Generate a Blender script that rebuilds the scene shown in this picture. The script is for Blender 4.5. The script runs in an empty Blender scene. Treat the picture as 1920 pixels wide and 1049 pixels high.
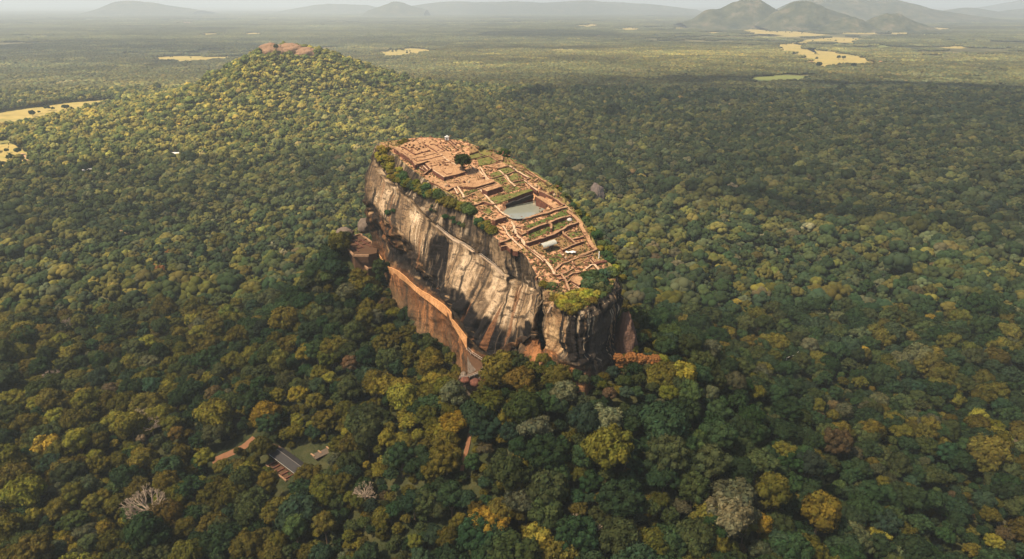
import bpy, math, random
import numpy as np
from mathutils import Vector, noise
random.seed(11); rng = np.random.default_rng(11)
S = bpy.context.scene
COL = S.collection
# ------------------------------------------------------------------ camera, sky, sun
CAMZ = 300.0
PITCH = math.radians(22.1)
cam_d = bpy.data.cameras.new('camera'); cam = bpy.data.objects.new('camera', cam_d); COL.objects.link(cam)
cam.location = (0, 0, CAMZ); cam.rotation_euler = (math.pi/2-PITCH, 0, 0)
cam_d.sensor_width = 36; cam_d.lens = 24; cam_d.clip_start = 1; cam_d.clip_end = 200000
S.camera = cam
SUN = Vector((-0.48, -0.27, 0.83)).normalized()          # direction towards the sun
elev = math.asin(SUN.z); azim = math.atan2(SUN.x, SUN.y)
W = bpy.data.worlds.new('World'); S.world = W; W.use_nodes = True
nt = W.node_tree; nt.nodes.clear()
sk = nt.nodes.new('ShaderNodeTexSky'); sk.sky_type = 'NISHITA'; sk.sun_disc = False
sk.sun_elevation = elev; sk.sun_rotation = azim; sk.air_density = 1.0; sk.dust_density = 4.0; sk.ozone_density = 1.0
bg = nt.nodes.new('ShaderNodeBackground'); bg.inputs[1].default_value = 0.10
wo = nt.nodes.new('ShaderNodeOutputWorld')
nt.links.new(sk.outputs[0], bg.inputs[0]); nt.links.new(bg.outputs[0], wo.inputs[0])
sd = bpy.data.lights.new('sun', 'SUN'); sd.energy = 5.0; sd.angle = math.radians(0.5); sd.color = (1.0, 0.82, 0.58)
so = bpy.data.objects.new('sun', sd); COL.objects.link(so)
so.rotation_euler = SUN.to_track_quat('Z', 'Y').to_euler()
S.view_settings.view_transform = 'Standard'; S.view_settings.look = 'None'
S.view_settings.exposure = 0.72; S.view_settings.gamma = 1.0
cy = S.cycles
cy.max_bounces = 5; cy.diffuse_bounces = 3; cy.glossy_bounces = 2; cy.transmission_bounces = 3
cy.volume_bounces = 0; cy.transparent_max_bounces = 4
cy.caustics_reflective = False; cy.caustics_refractive = False
HAZE_D = 1/14500.0

# ------------------------------------------------------------------ projection helpers (survey of the place)
CP, SP = math.cos(PITCH), math.sin(PITCH)
def ray(px, py):
    u = (px-960)/1280.0; v = (524.5-py)/1280.0
    return np.array((u, CP+SP*v, -SP+CP*v))
def PY(px, py, Y):
    d = ray(px, py); return d*(Y/d[1])+np.array((0, 0, CAMZ))
def PZ(px, py, z):
    d = ray(px, py); return d*((z-CAMZ)/d[2])+np.array((0, 0, CAMZ))
SA, SB = 63.4, 0.22                       # summit surface: z = SA + SB*y
def PS(px, py, lift=0.0):
    d = ray(px, py); t = (CAMZ-SA-lift)/(SB*d[1]-d[2])
    return d*t+np.array((0, 0, CAMZ))
def project(p):
    x, y, z = p[0], p[1], p[2]-CAMZ
    f = y*CP-z*SP; up = y*SP+z*CP
    return 960+1280*x/f, 524.5-1280*up/f, f
def fb(x, y, s, seed=0, oct=4):
    """vectorised value noise, about -1..1"""
    x = np.asarray(x, float)/s; y = np.asarray(y, float)/s
    out = 0; amp = 1; tot = 0
    for o in range(oct):
        xi = np.floor(x).astype(np.int64); yi = np.floor(y).astype(np.int64); xf = x-xi; yf = y-yi
        def hsh(a, b):
            n = (a*374761393+b*668265263+(seed+o*17)*1442695041) & 0x7fffffff
            n = ((n ^ (n >> 13))*1274126177) & 0x7fffffff
            n = (n ^ (n >> 16)) & 0xffff
            return n/32767.5-1
        u = xf*xf*(3-2*xf); v = yf*yf*(3-2*yf)
        a = hsh(xi, yi); b = hsh(xi+1, yi); c = hsh(xi, yi+1); d = hsh(xi+1, yi+1)
        out = out+amp*(a*(1-u)*(1-v)+b*u*(1-v)+c*(1-u)*v+d*u*v); tot += amp
        amp *= .5; x = x*2.03+3.1; y = y*2.03+7.7
    return out/tot
AX, BX = np.array((-80., 535.)), np.array((45., 372.))
def axis(x, y):
    d = BX-AX; L2 = d@d
    s = np.clip(((x-AX[0])*d[0]+(y-AX[1])*d[1])/L2, 0, 1)
    return s, np.hypot(x-AX[0]-s*d[0], y-AX[1]-s*d[1])
PID = (-640., 2080.)
def height(x, y):
    x = np.asarray(x, float); y = np.asarray(y, float)
    s, dd = axis(x, y)
    H0 = 70-54*s+77*s*s
    h = H0*np.exp(-(np.maximum(dd-38, 0)/108)**1.45)
    h = h+4*fb(x, y, 90, 3)*np.clip(h/30, 0, 1)
    h = h+38*np.exp(-((x+142)/32)**2-((y-568)/42)**2)      # bench with ruins beside the west end
    # the wooded hill behind
    ex = (x-PID[0]); ey = (y-PID[1])
    r = np.hypot(ex/np.where(ex > 0, 1.05, .8), ey/1.0)
    g = 108*np.exp(-(r/270)**2.1)*(1+.16*fb(x, y, 150, 5))+56*np.exp(-(r/600)**2)*(1+.3*fb(x, y, 260, 6, 3))
    h = h+g
    h = h+(9*fb(x, y, 520, 9, 3)+5)*np.exp(-((np.hypot(x, y-500)-700)/900)**2)*.7
    return h
def PG(px, py, up=0.0):
    d = ray(px, py); t = 150.0
    while t < 90000:
        p = d*t
        if CAMZ+p[2] < float(height(p[0], p[1]))+up: break
        t += max(1.5, t*.004)
    lo, hi = t-max(3, t*.008), t
    for _ in range(14):
        m = (lo+hi)/2; p = d*m
        if CAMZ+p[2] < float(height(p[0], p[1]))+up: hi = m
        else: lo = m
    p = d*hi; return np.array((p[0], p[1], CAMZ+p[2]))

# ------------------------------------------------------------------ materials
def mat(name, rough=.9):
    m = bpy.data.materials.new(name); m.use_nodes = True
    b = m.node_tree.nodes['Principled BSDF']; b.inputs['Roughness'].default_value = rough
    b.inputs['Specular IOR Level'].default_value = .06
    return m, m.node_tree, b
class NB:
    def __init__(s, t): s.t = t
    def n(s, ty, **k):
        q = s.t.nodes.new('ShaderNode'+ty)
        for a, v in k.items(): setattr(q, a, v)
        return q
    def l(s, a, b): s.t.links.new(a, b)
    def coord(s, scale=(1, 1, 1), which='Object', rot=(0, 0, 0)):
        c = s.n('TexCoord'); m = s.n('Mapping'); m.inputs['Scale'].default_value = scale; m.inputs['Rotation'].default_value = rot
        s.l(c.outputs[which], m.inputs[0]); return m.outputs[0]
    def noise(s, co, scale, detail=6, rough=.6, dist=0):
        q = s.n('TexNoise'); q.inputs['Scale'].default_value = scale; q.inputs['Detail'].default_value = detail
        q.inputs['Roughness'].default_value = rough; q.inputs['Distortion'].default_value = dist
        s.l(co, q.inputs['Vector']); return q.outputs['Fac']
    def ramp(s, fac, stops):
        r = s.n('ValToRGB'); e = r.color_ramp.elements
        while len(e) < len(stops): e.new(.5)
        for i, (p, c) in enumerate(stops):
            e[i].position = p; e[i].color = (c, c, c, 1) if not hasattr(c, '__len__') else (*c, 1)
        s.l(fac, r.inputs[0]); return r.outputs[0]
    def mix(s, f, a, b, mode='MIX'):
        q = s.n('Mix', data_type='RGBA', blend_type=mode)
        for sock, v in ((q.inputs[0], f), (q.inputs[6], a), (q.inputs[7], b)):
            if hasattr(v, 'is_output'): s.l(v, sock)
            elif hasattr(v, '__len__'): sock.default_value = (*v, 1)
            else: sock.default_value = v
        return q.outputs[2]
    def math(s, op, a, b=0.0, clamp=False):
        q = s.n('Math', operation=op, use_clamp=clamp)
        for sock, v in ((q.inputs[0], a), (q.inputs[1], b)):
            if hasattr(v, 'is_output'): s.l(v, sock)
            else: sock.default_value = v
        return q.outputs[0]
    def bump(s, h, bsdf, strength=.5, dist=1.0):
        q = s.n('Bump'); q.inputs['Strength'].default_value = strength; q.inputs['Distance'].default_value = dist
        s.l(h, q.inputs['Height']); s.l(q.outputs[0], bsdf.inputs['Normal'])
def simple(name, col, rough=.9, var=.25, scale=.6, bump=.3, bd=.3):
    m, t, b = mat(name, rough); k = NB(t); co = k.coord()
    f = k.noise(co, scale, 6); f2 = k.noise(co, scale*7, 4)
    c = k.mix(f, tuple(v*(1-var*1.6) for v in col), tuple(v*(1+var*1.6) for v in col))
    c = k.mix(k.ramp(f2, [(.3, 1-var), (.7, 1+var)]), (0, 0, 0), c, 'MULTIPLY') if False else c
    k.l(c, b.inputs['Base Color']); k.bump(f2, b, bump, bd); return m

def leaf_material():
    m = bpy.data.materials.new('foliage'); m.use_nodes = True; t = m.node_tree; t.nodes.clear(); k = NB(t)
    a = k.n('Attribute', attribute_type='INSTANCER', attribute_name='tint')
    lv = k.n('Attribute', attribute_type='GEOMETRY', attribute_name='lv')
    hs = k.n('Attribute', attribute_type='GEOMETRY', attribute_name='hs')
    c = k.mix(1.0, a.outputs['Color'], lv.outputs['Color'], 'MULTIPLY')
    c = k.mix(1.0, c, hs.outputs['Color'], 'MULTIPLY')
    d = k.n('BsdfDiffuse'); tr = k.n('BsdfTranslucent'); mx = k.n('MixShader'); mx.inputs[0].default_value = .22
    k.l(c, d.inputs[0]); c2 = k.mix(1.0, c, (1.3, 1.15, .5), 'MULTIPLY'); k.l(c2, tr.inputs[0])
    k.l(d.outputs[0], mx.inputs[1]); k.l(tr.outputs[0], mx.inputs[2])
    o = k.n('OutputMaterial'); k.l(mx.outputs[0], o.inputs[0]); return m
LEAF = leaf_material()
BARK = simple('bark', (.10, .075, .05), .95, .3, 2.0)
DEADWOOD = simple('dead_wood', (.42, .36, .30), .9, .2, 1.5)

def ground_material():
    m, t, b = mat('forest_floor'); k = NB(t); co = k.coord()
    n1 = k.noise(co, .0011, 8, .65); n2 = k.noise(co, .02, 8, .7); n3 = k.noise(co, .11, 5, .6)
    c = k.ramp(n2, [(.32, (0.0133, 0.0192, 0.0074)), (.5, (0.0259, 0.0311, 0.0118)), (.66, (0.0555, 0.0503, 0.0207))])
    far_ = k.noise(k.coord((.4, 1.2, 1)), .004, 8, .7)
    ln = k.n('VectorMath', operation='LENGTH'); k.l(co, ln.inputs[0]); open_land = k.math('MULTIPLY', k.math('MULTIPLY', k.math('SUBTRACT', ln.outputs['Value'], 1900.0), .0008, True), k.ramp(n1, [(.36, 0), (.5, .9)]))   # open country only beyond the forest reserve
    c = k.mix(open_land, c, k.ramp(far_, [(.35, (.045, .055, .022)), (.5, (.11, .10, .042)), (.62, (.21, .17, .08))]))
    k.l(c, b.inputs['Base Color']); k.bump(n3, b, .9, 6.0); return m
def field_material(name, a, bb, g):
    m, t, b = mat(name); k = NB(t); co = k.coord((1, 1, 1)); n = k.noise(k.coord((.35, 1.3, 1)), .010, 8, .7, .6); n2 = k.noise(co, .05, 6)
    c = k.ramp(n, [(.35, a), (.5, bb), (.68, g)])
    c = k.mix(k.ramp(n2, [(.45, 0), (.75, .5)]), c, tuple(v*.55 for v in g)); k.l(c, b.inputs['Base Color']); return m

def rock_material(painted=True):
    """weathered gneiss; on the great rock the mineral colours (streaks, patina, ochre) and the shade of cleft and arch are stored on the surface"""
    m, t, b = mat('rock' if painted else 'plain_rock', .88); k = NB(t); co = k.coord()
    fine = k.noise(k.coord((1, 1, .35)), 1.1, 7, .72); med = k.noise(k.coord((1, 1, .2)), .35, 8, .7, .3); led = k.noise(k.coord((.25, .25, 1.6), rot=(.25, .55, 0)), .5, 8, .7, .8)
    if painted:
        A = k.n('Attribute', attribute_type='GEOMETRY', attribute_name='stone'); c = A.outputs['Color']
    else: c = k.ramp(k.noise(co, .2, 6, .7), [(.3, (.09, .075, .06)), (.7, (.26, .20, .15))])
    c = k.mix(1.0, c, k.ramp(fine, [(.30, .35), (.50, .95), (.72, 1.35)]), 'MULTIPLY')
    c = k.mix(k.ramp(led, [(.36, .85), (.43, 0)]), c, (.030, .025, .022))
    c = k.mix(k.ramp(med, [(.33, .6), (.42, 0)]), c, (.045, .036, .030))
    k.l(c, b.inputs['Base Color'])
    hgt = k.math('ADD', k.math('MULTIPLY', med, 1.0), k.math('ADD', k.math('MULTIPLY', led, 1.0), k.math('MULTIPLY', fine, .5)))
    k.bump(hgt, b, .8, 1.2); return m
ROCK = rock_material(); PLAINROCK = rock_material(False)
def soil_material():
    m, t, b = mat('summit_soil'); k = NB(t); co = k.coord()
    n1 = k.noise(co, .045, 6, .6, .3); n2 = k.noise(co, .28, 6, .65); n3 = k.noise(co, 1.1, 5, .6)
    c = k.ramp(n2, [(.36, (0.1110, 0.0518, 0.0311)), (.47, (0.2812, 0.1480, 0.0814)), (.60, (0.4070, 0.2442, 0.1369))])
    A = k.n('Attribute', attribute_type='GEOMETRY', attribute_name='green')
    sp = k.n('SeparateColor'); k.l(A.outputs['Color'], sp.inputs[0])
    gr = k.ramp(n3, [(.35, (0.0740, 0.0777, 0.0222)), (.6, (0.1776, 0.1406, 0.0481))])
    gf = k.math('ADD', sp.outputs[0], k.ramp(n1, [(.54, 0), (.66, .75)]), True)
    c = k.mix(gf, c, gr); k.l(c, b.inputs['Base Color']); k.bump(n2, b, .6, .8); return m
SOIL = soil_material()
def topping(name, stops, scale=.35, over=None):
    m, t, b = mat(name); k = NB(t); co = k.coord(); n = k.noise(co, scale, 6, .65); n3 = k.noise(co, scale*4, 4, .6)
    c = k.ramp(n, stops)
    if over: c = k.mix(k.ramp(n3, [(.46, 0), (.62, .85)]), c, over)
    k.l(c, b.inputs['Base Color']); k.bump(n3, b, .4, .4); return m
SAND = topping('sandy_terrace', [(.3, (0.1909, 0.1082, 0.0573)), (.5, (0.3246, 0.1966, 0.1050)), (.7, (0.3946, 0.2491, 0.1400))], .3, (0.1527, 0.0754, 0.0414))
COPE = topping('wall_coping', [(.3, (0.1865, 0.1088, 0.0622)), (.55, (0.3232, 0.2049, 0.1212)), (.75, (0.3978, 0.2753, 0.1740))], .5, (0.1368, 0.0640, 0.0342))
CREAM = topping('pale_plaster', [(.3, (0.3182, 0.2032, 0.1273)), (.6, (0.4582, 0.3409, 0.2291))], .5)
GRASS = topping('terrace_grass', [(.3, (0.0740, 0.0777, 0.0259)), (.5, (0.1258, 0.1110, 0.0370)), (.7, (0.1998, 0.1406, 0.0592))], .22, (0.0518, 0.0814, 0.0185))
LUSH = topping('lush_grass', [(.3, (0.0518, 0.0703, 0.0185)), (.55, (0.0888, 0.1036, 0.0259)), (.75, (0.1628, 0.1258, 0.0481))], .3, (0.0444, 0.0629, 0.0185))
DRY = topping('dry_grass', [(.3, (0.1258, 0.0814, 0.0370)), (.5, (0.1924, 0.1221, 0.0555)), (.7, (0.1036, 0.0888, 0.0333))], .25, (0.2220, 0.1221, 0.0629))
def brick_material():
    m, t, b = mat('old_brick'); k = NB(t); co = k.coord(); n = k.noise(co, .5, 7, .7); n2 = k.noise(k.coord((.6, .6, 4)), 1.4, 4, .6)
    c = k.ramp(n, [(.3, (0.0555, 0.0222, 0.0163)), (.5, (0.1110, 0.0444, 0.0296)), (.7, (0.2072, 0.0925, 0.0555))])
    c = k.mix(k.ramp(n2, [(.4, .7), (.55, 0)]), c, (.07, .035, .028)); k.l(c, b.inputs['Base Color']); k.bump(n2, b, .7, .35); return m
BRICK = brick_material(); DARKSTONE = simple('wet_stone', (.030, .026, .024), .7, .4, 1.0)

# ------------------------------------------------------------------ object helpers
def mesh_obj(name, V, F, mats, parent=None, fm=None, smooth=False, loc=None):
    me = bpy.data.meshes.new(name); V = np.asarray(V, float)
    if loc is not None: V = V-np.asarray(loc)
    me.from_pydata(V.tolist(), [], [list(map(int, f)) for f in F] if not isinstance(F, list) else F)
    for q in (mats if isinstance(mats, (list, tuple)) else [mats]): me.materials.append(q)
    if fm is not None: me.polygons.foreach_set('material_index', np.asarray(fm, np.int32))
    if smooth: me.polygons.foreach_set('use_smooth', np.ones(len(me.polygons), bool))
    me.update()
    o = bpy.data.objects.new(name, me); COL.objects.link(o)
    if loc is not None: o.location = loc
    if parent is not None: o.parent = parent
    return o
def tag(o, label=None, cat=None, group=None, kind=None):
    if label: o['label'] = label
    if cat: o['category'] = cat
    if group: o['group'] = group
    if kind: o['kind'] = kind
    return o
def empty(name, loc, label, cat, group=None, rz=0):
    o = bpy.data.objects.new(name, None); COL.objects.link(o); o.location = loc; o.rotation_euler = (0, 0, rz)
    o.empty_display_size = .5
    return tag(o, label, cat, group)
def grid_faces(nu, nv, wrap=False):
    i = np.arange(nu if wrap else nu-1)[:, None]; j = np.arange(nv-1)[None, :]
    i2 = (i+1) % nu
    a = i*nv+j; b = i2*nv+j; c = i2*nv+j+1; d = i*nv+j+1
    return np.stack([a, b, c, d], -1).reshape(-1, 4)
def fast_obj(name, V, Q, mats, parent=None, smooth=False):
    me = bpy.data.meshes.new(name); V = np.asarray(V, np.float32); Q = np.asarray(Q, np.int32)
    me.vertices.add(len(V)); me.vertices.foreach_set('co', V.ravel())
    me.loops.add(Q.size); me.loops.foreach_set('vertex_index', Q.ravel())
    me.polygons.add(len(Q)); n = Q.shape[1]
    me.polygons.foreach_set('loop_start', np.arange(0, Q.size, n, dtype=np.int32))
    me.polygons.foreach_set('loop_total', np.full(len(Q), n, np.int32))
    for q in (mats if isinstance(mats, (list, tuple)) else [mats]): me.materials.append(q)
    if smooth: me.polygons.foreach_set('use_smooth', np.ones(len(Q), bool))
    me.update(calc_edges=True); me.validate()
    if name is None: return me
    o = bpy.data.objects.new(name, me); COL.objects.link(o)
    if parent is not None: o.parent = parent
    return o
def vcol(me, name, arr):
    a = me.attributes.new(name, 'FLOAT_COLOR', 'POINT')
    arr = np.asarray(arr, np.float32)
    if arr.shape[1] == 3: arr = np.concatenate([arr, np.ones((len(arr), 1), np.float32)], 1)
    a.data.foreach_set('color', arr.ravel())
class MB:
    def __init__(s): s.v = []; s.f = []; s.m = []
    def add(s, V, F, m=0):
        b = len(s.v); s.v += [tuple(map(float, p)) for p in V]; s.f += [[i+b for i in f] for f in F]; s.m += [m]*len(F)
    def box(s, c, sz, rz=0, m=0, tilt=0):
        V = []
        for z in (-.5, .5):
            for x, y in ((-.5, -.5), (.5, -.5), (.5, .5), (-.5, .5)):
                px, py, pz = x*sz[0], y*sz[1], z*sz[2]
                py, pz = py*math.cos(tilt)-pz*math.sin(tilt), py*math.sin(tilt)+pz*math.cos(tilt)
                V.append((c[0]+px*math.cos(rz)-py*math.sin(rz), c[1]+px*math.sin(rz)+py*math.cos(rz), c[2]+pz))
        s.add(V, [[0, 3, 2, 1], [4, 5, 6, 7], [0, 1, 5, 4], [1, 2, 6, 5], [2, 3, 7, 6], [3, 0, 4, 7]], m)
    def tube(s, p0, p1, r0, r1, n=6, m=0):
        p0 = Vector(p0); p1 = Vector(p1); d = (p1-p0)
        if d.length < 1e-5: return
        q = d.to_track_quat('Z', 'Y'); V = []
        for p, r in ((p0, r0), (p1, r1)):
            for i in range(n):
                a = 2*math.pi*i/n; V.append(p+q@Vector((r*math.cos(a), r*math.sin(a), 0)))
        s.add(V, [[i, (i+1) % n, n+(i+1) % n, n+i] for i in range(n)]+[[n+i for i in range(n)]], m)
    def obj(s, name, mats, parent=None, loc=None, smooth=False):
        return mesh_obj(name, s.v, s.f, mats, parent, s.m, smooth, loc)

# ------------------------------------------------------------------ ground
def axis_coords(lo, hi, step, far, k=1.09):
    c = list(np.arange(lo, hi+.1, step)); s = step
    while c[-1] < far: s *= k; c.append(c[-1]+s)
    s = step
    while c[0] > -far: s *= k; c.insert(0, c[0]-s)
    return np.array(c)
gx = axis_coords(-1250, 900, 12, 70000); gy = axis_coords(60, 2650, 12, 70000)
GX, GY = np.meshgrid(gx, gy, indexing='ij'); GZ = height(GX, GY)
ground = fast_obj('ground', np.stack([GX, GY, GZ], -1).reshape(-1, 3), grid_faces(len(gx), len(gy)), ground_material(), smooth=True)
tag(ground, 'forest floor stretching flat to the horizon', kind='structure')

# fields: clearings in the forest, traced where they lie
YEL = field_material('ripe_field', (.25, .20, .065), (.36, .275, .09), (.16, .165, .05))
GRN = field_material('green_field', (0.1258, 0.1480, 0.0481), (0.1628, 0.1776, 0.0555), (0.0888, 0.1184, 0.0370))
RED = field_material('bare_earth', (0.3330, 0.1850, 0.1036), (0.4440, 0.2664, 0.1628), (0.2368, 0.1628, 0.0740))
FIELDS = [
 ('field', YEL, [(-30,247),(-30,216),(60,203),(130,193),(190,189),(228,189),(222,197),(180,203),(150,215),(100,222),(60,236)]),
 ('field', YEL, [(-30,262),(12,264),(32,274),(58,290),(46,304),(20,312),(-30,322)]),
 ('field', RED, [(18,297),(40,288),(58,291),(52,308),(26,314)]),
 ('field', YEL, [(262,112),(300,106),(380,106),(452,107),(446,113),(380,117),(345,121),(300,117)]),
 ('field', YEL, [(1448,86),(1478,80),(1515,82),(1512,92),(1560,97),(1625,108),(1668,120),(1640,125),(1575,124),(1545,133),(1520,128),(1508,112),(1470,100)]),
 ('field', GRN, [(1385,153),(1420,145),(1470,141),(1530,144),(1500,153),(1450,158),(1432,167),(1420,160)]),
 ('field', YEL, [(698,101),(730,94),(770,91),(822,95),(800,101),(755,108),(715,107)]),
 ('field', YEL, [(1385,60),(1410,54),(1470,58),(1555,66),(1480,70),(1415,67)]),
 ('field', YEL, [(1500,78),(1560,70),(1640,74),(1590,82)]),
 ('field', YEL, [(1650,62),(1690,57),(1760,60),(1700,66)]),
 ('field', YEL, [(1075,49),(1110,45),(1135,49),(1100,53)]),
 ('field', YEL, [(1150,56),(1180,52),(1220,55),(1180,58)]),
 ('field', YEL, [(365,68),(385,63),(428,64),(400,68)]),
 ('field', YEL, [(447,66),(470,61),(505,64),(480,67)]),
 ('field', RED, [(330,45),(345,40),(362,43),(345,47)]),
 ('field', YEL, [(1300,62),(1360,60),(1345,66)]),
 ('field', YEL, [(1590,92),(1680,88),(1660,94)]),
 ('field', YEL, [(850,60),(900,57),(880,62)]),
]
FLAB = ['wide pale yellow field at the left edge of the forest', 'yellow grassy clearing at the far left edge below the wide field',
 'patch of bare reddish earth beside the yellow clearing at far left', 'long straw coloured field just left of the wooded hill',
 'large golden field right of centre with trees around it', 'dull green meadow in front of the large golden field',
 'faded yellow clearing just right of the wooded hill summit', 'narrow pale field nearest the foot of the twin hazy hills',
 'pale strip of field behind the large golden field', 'small pale field strip below the right slopes of the hazy hills',
 'tiny pale clearing far off above the centre of the forest', 'small pale clearing far off, right of a similar tiny one',
 'thin straw coloured strip far behind the wooded hill, left one of two', 'thin straw coloured strip far behind the wooded hill, right one of two',
 'small reddish clearing farthest off behind the wooded hill', 'pale sliver of field left of the narrow field below the hazy hills',
 'pale strip of field to the right of the large golden field', 'faint pale clearing far off beyond the rock']
rf_ = random.Random(5)
for i in range(14):
    px = rf_.uniform(1230, 1800); py = rf_.uniform(54, 94); w_ = rf_.uniform(18, 55); h_ = rf_.uniform(1.6, 3.4)
    FIELDS.append(('field', YEL if i % 4 else GRN, [(px-w_, py+rf_.uniform(-1, 1)), (px-w_*.4, py-h_), (px+w_*.5, py-h_*.8), (px+w_, py+1), (px+w_*.3, py+h_*.8), (px-w_*.5, py+h_*.6)]))
    FLAB.append(f"thin strip of {'yellow' if i % 4 else 'green'} farmland on the right plain, {['first','second','third','fourth','fifth','sixth','seventh','eighth','ninth','tenth','eleventh','twelfth','thirteenth','fourteenth'][i]} of fourteen")
FPOLY = []
def inside(poly, x, y):
    x = np.asarray(x); y = np.asarray(y); r = np.zeros(x.shape, bool); n = len(poly)
    for i in range(n):
        x1, y1 = poly[i][:2]; x2, y2 = poly[(i+1) % n][:2]
        if y1 == y2: continue
        c = ((y1 > y) != (y2 > y)) & (x < (x2-x1)*(y-y1)/(y2-y1)+x1); r ^= c
    return r
for (nm, mt, pp), lab in zip(FIELDS, FLAB):
    P = np.array([PG(a, b) for a, b in pp])
    # irregular edge
    Q = []
    for i in range(len(P)):
        a, b = P[i], P[(i+1) % len(P)]; L = np.linalg.norm(b-a)
        for k in range(6):
            t = k/6; q = a+(b-a)*t; nrm = np.array((b[1]-a[1], a[0]-b[0], 0))/max(L, 1); q = q+nrm*fb(q[0], q[1], L*.2+20, 21)*L*.07; Q.append(q)
    Q = np.array(Q); cen = Q.mean(0); FPOLY.append(Q[:, :2])
    # draped sheet: concentric rings
    V = []; nr = 10
    for r in range(nr+1):
        R = cen+(Q-cen)*(r/nr if r else .02); R[:, 2] = height(R[:, 0], R[:, 1])+.35; V.append(R)
    V = np.stack(V, 1).reshape(-1, 3)
    o = fast_obj(nm, V, grid_faces(len(Q), nr+1, True), mt, smooth=True); tag(o, lab, kind='structure')

# ------------------------------------------------------------------ the great rock
COLS = [  # pixel survey of the visible cliff: rim, ledge foot, brow, mid face, bulge bottom, gallery ledge, foot
 [(712,268),(705,277),(699,295),(687,338),(692,388),(703,455),(706,505)],
 [(722,276),(714,296),(707,315),(699,350),(696,398),(712,462),(712,508)],
 [(740,291),(729,322),(723,336),(712,372),(706,417),(727,501),(729,530)],
 [(765,312),(750,343),(742,354),(729,395),(734,437),(748,512),(750,568)],
 [(797,336),(781,371),(774,382),(762,420),(762,472),(770,528),(772,590)],
 [(830,357),(813,400),(806,414),(795,452),(788,512),(800,554),(802,632)],
 [(865,380),(853,431),(849,449),(836,500),(822,549),(828,574),(838,664)],
 [(900,418),(893,460),(890,471),(875,530),(850,572),(846,596),(858,692)],
 [(930,447),(938,495),(943,515),(920,575),(882,630),(876,652),(880,712)],
 [(958,462),(962,508),(965,530),(950,590),(925,660),(922,670),(922,712)],
 [(983,478),(988,520),(990,545),(975,602),(960,655),(962,664),(965,712)],
 [(1000,505),(1004,538),(1006,552),(999,595),(995,628),(998,650),(1000,708)],
 [(1015,530),(1015,556),(1016,570),(1015,605),(1018,638),(1022,660),(1022,705)],
 [(1028,548),(1030,560),(1031,572),(1034,605),(1036,645),(1038,674),(1038,708)],
 [(1048,573),(1050,582),(1052,592),(1052,620),(1056,657),(1058,682),(1058,712)],
 [(1083,584),(1083,592),(1084,600),(1084,635),(1086,668),(1088,692),(1088,720)],
 [(1122,562),(1126,572),(1128,585),(1124,630),(1119,670),(1119,697),(1120,722)],
 [(1148,536),(1154,547),(1158,562),(1150,612),(1146,650),(1148,690),(1150,720)],
 [(1156,513),(1164,528),(1170,556),(1160,598),(1154,640),(1157,680),(1160,716)],
]
def dys(i):
    if i == 0: return [0, -3, -5, -10, -14, -12, -12]
    if i <= 2: return [0, -4, -7, -14, -20, -20, -24]
    if i <= 10: return [0, -5, -9, -18, -27, -26, -38]
    if i == 11: return [0, -3, -6, -13, -19, -20, -30]
    if i == 12: return [0, -1, 3, 3, 0, -10, -22]
    if i == 13: return [0, -2, -3, -7, -10, -11, -18]
    return [0, -1.5, -3, -6, -9, -8, -13]
ring = []
for i, c in enumerate(COLS):
    A = PS(*c[0]); pts = [A]
    for (px, py), dy in list(zip(c, dys(i)))[1:]: pts.append(PY(px, py, A[1]+dy))
    pts.append(pts[-1]+np.array((pts[-1][0]-pts[-2][0], pts[-1][1]-pts[-2][1], 0))*.2+np.array((0, 0, -40)))
    ring.append(pts)
BACK = [(1146,496),(1126,480),(1113,450),(1098,425),(1082,400),(1062,374),(1035,347),(1003,325),(968,304),(935,289),(905,279),(872,266),(842,261),(795,258),(752,262)]
cenA = np.array((-15., 460.))
for px, py in BACK:
    A = PS(px, py); s, dd = axis(A[0], A[1]); q = AX+s*(BX-AX); o = A[:2]-q; o = o/np.linalg.norm(o)
    pts = [A]
    for k, (off, dz) in enumerate(((2, -4), (4, -12), (6, -28), (6, -45), (8, -60), (12, -78), (18, -115))):
        pts.append(np.array((A[0]+o[0]*off, A[1]+o[1]*off, A[2]+dz)))
    ring.append(pts)
ring = np.array(ring)                     # [nc, 8, 3]
def catmull(P, n, closed):
    m = len(P); out = []
    tot = m if closed else m-1
    ts = np.linspace(0, tot, n, endpoint=not closed)
    for t in ts:
        i = int(min(math.floor(t), tot-1)); f = t-i
        g = (lambda k: P[k % m]) if closed else (lambda k: P[min(max(k, 0), m-1)])
        p0, p1, p2, p3 = g(i-1), g(i), g(i+1), g(i+2)
        out.append(.5*((2*p1)+(-p0+p2)*f+(2*p0-5*p1+4*p2-p3)*f*f+(-p0+3*p1-3*p2+p3)*f**3))
    return np.array(out), ts
NC, NL = 1300, 250
tmp, tc = catmull(ring, NC, True)
R2, tl = catmull(np.swapaxes(tmp, 0, 1), NL, False)     # [NL, NC, 3]
R2 = np.swapaxes(R2, 0, 1)                              # [NC, NL, 3]
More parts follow.
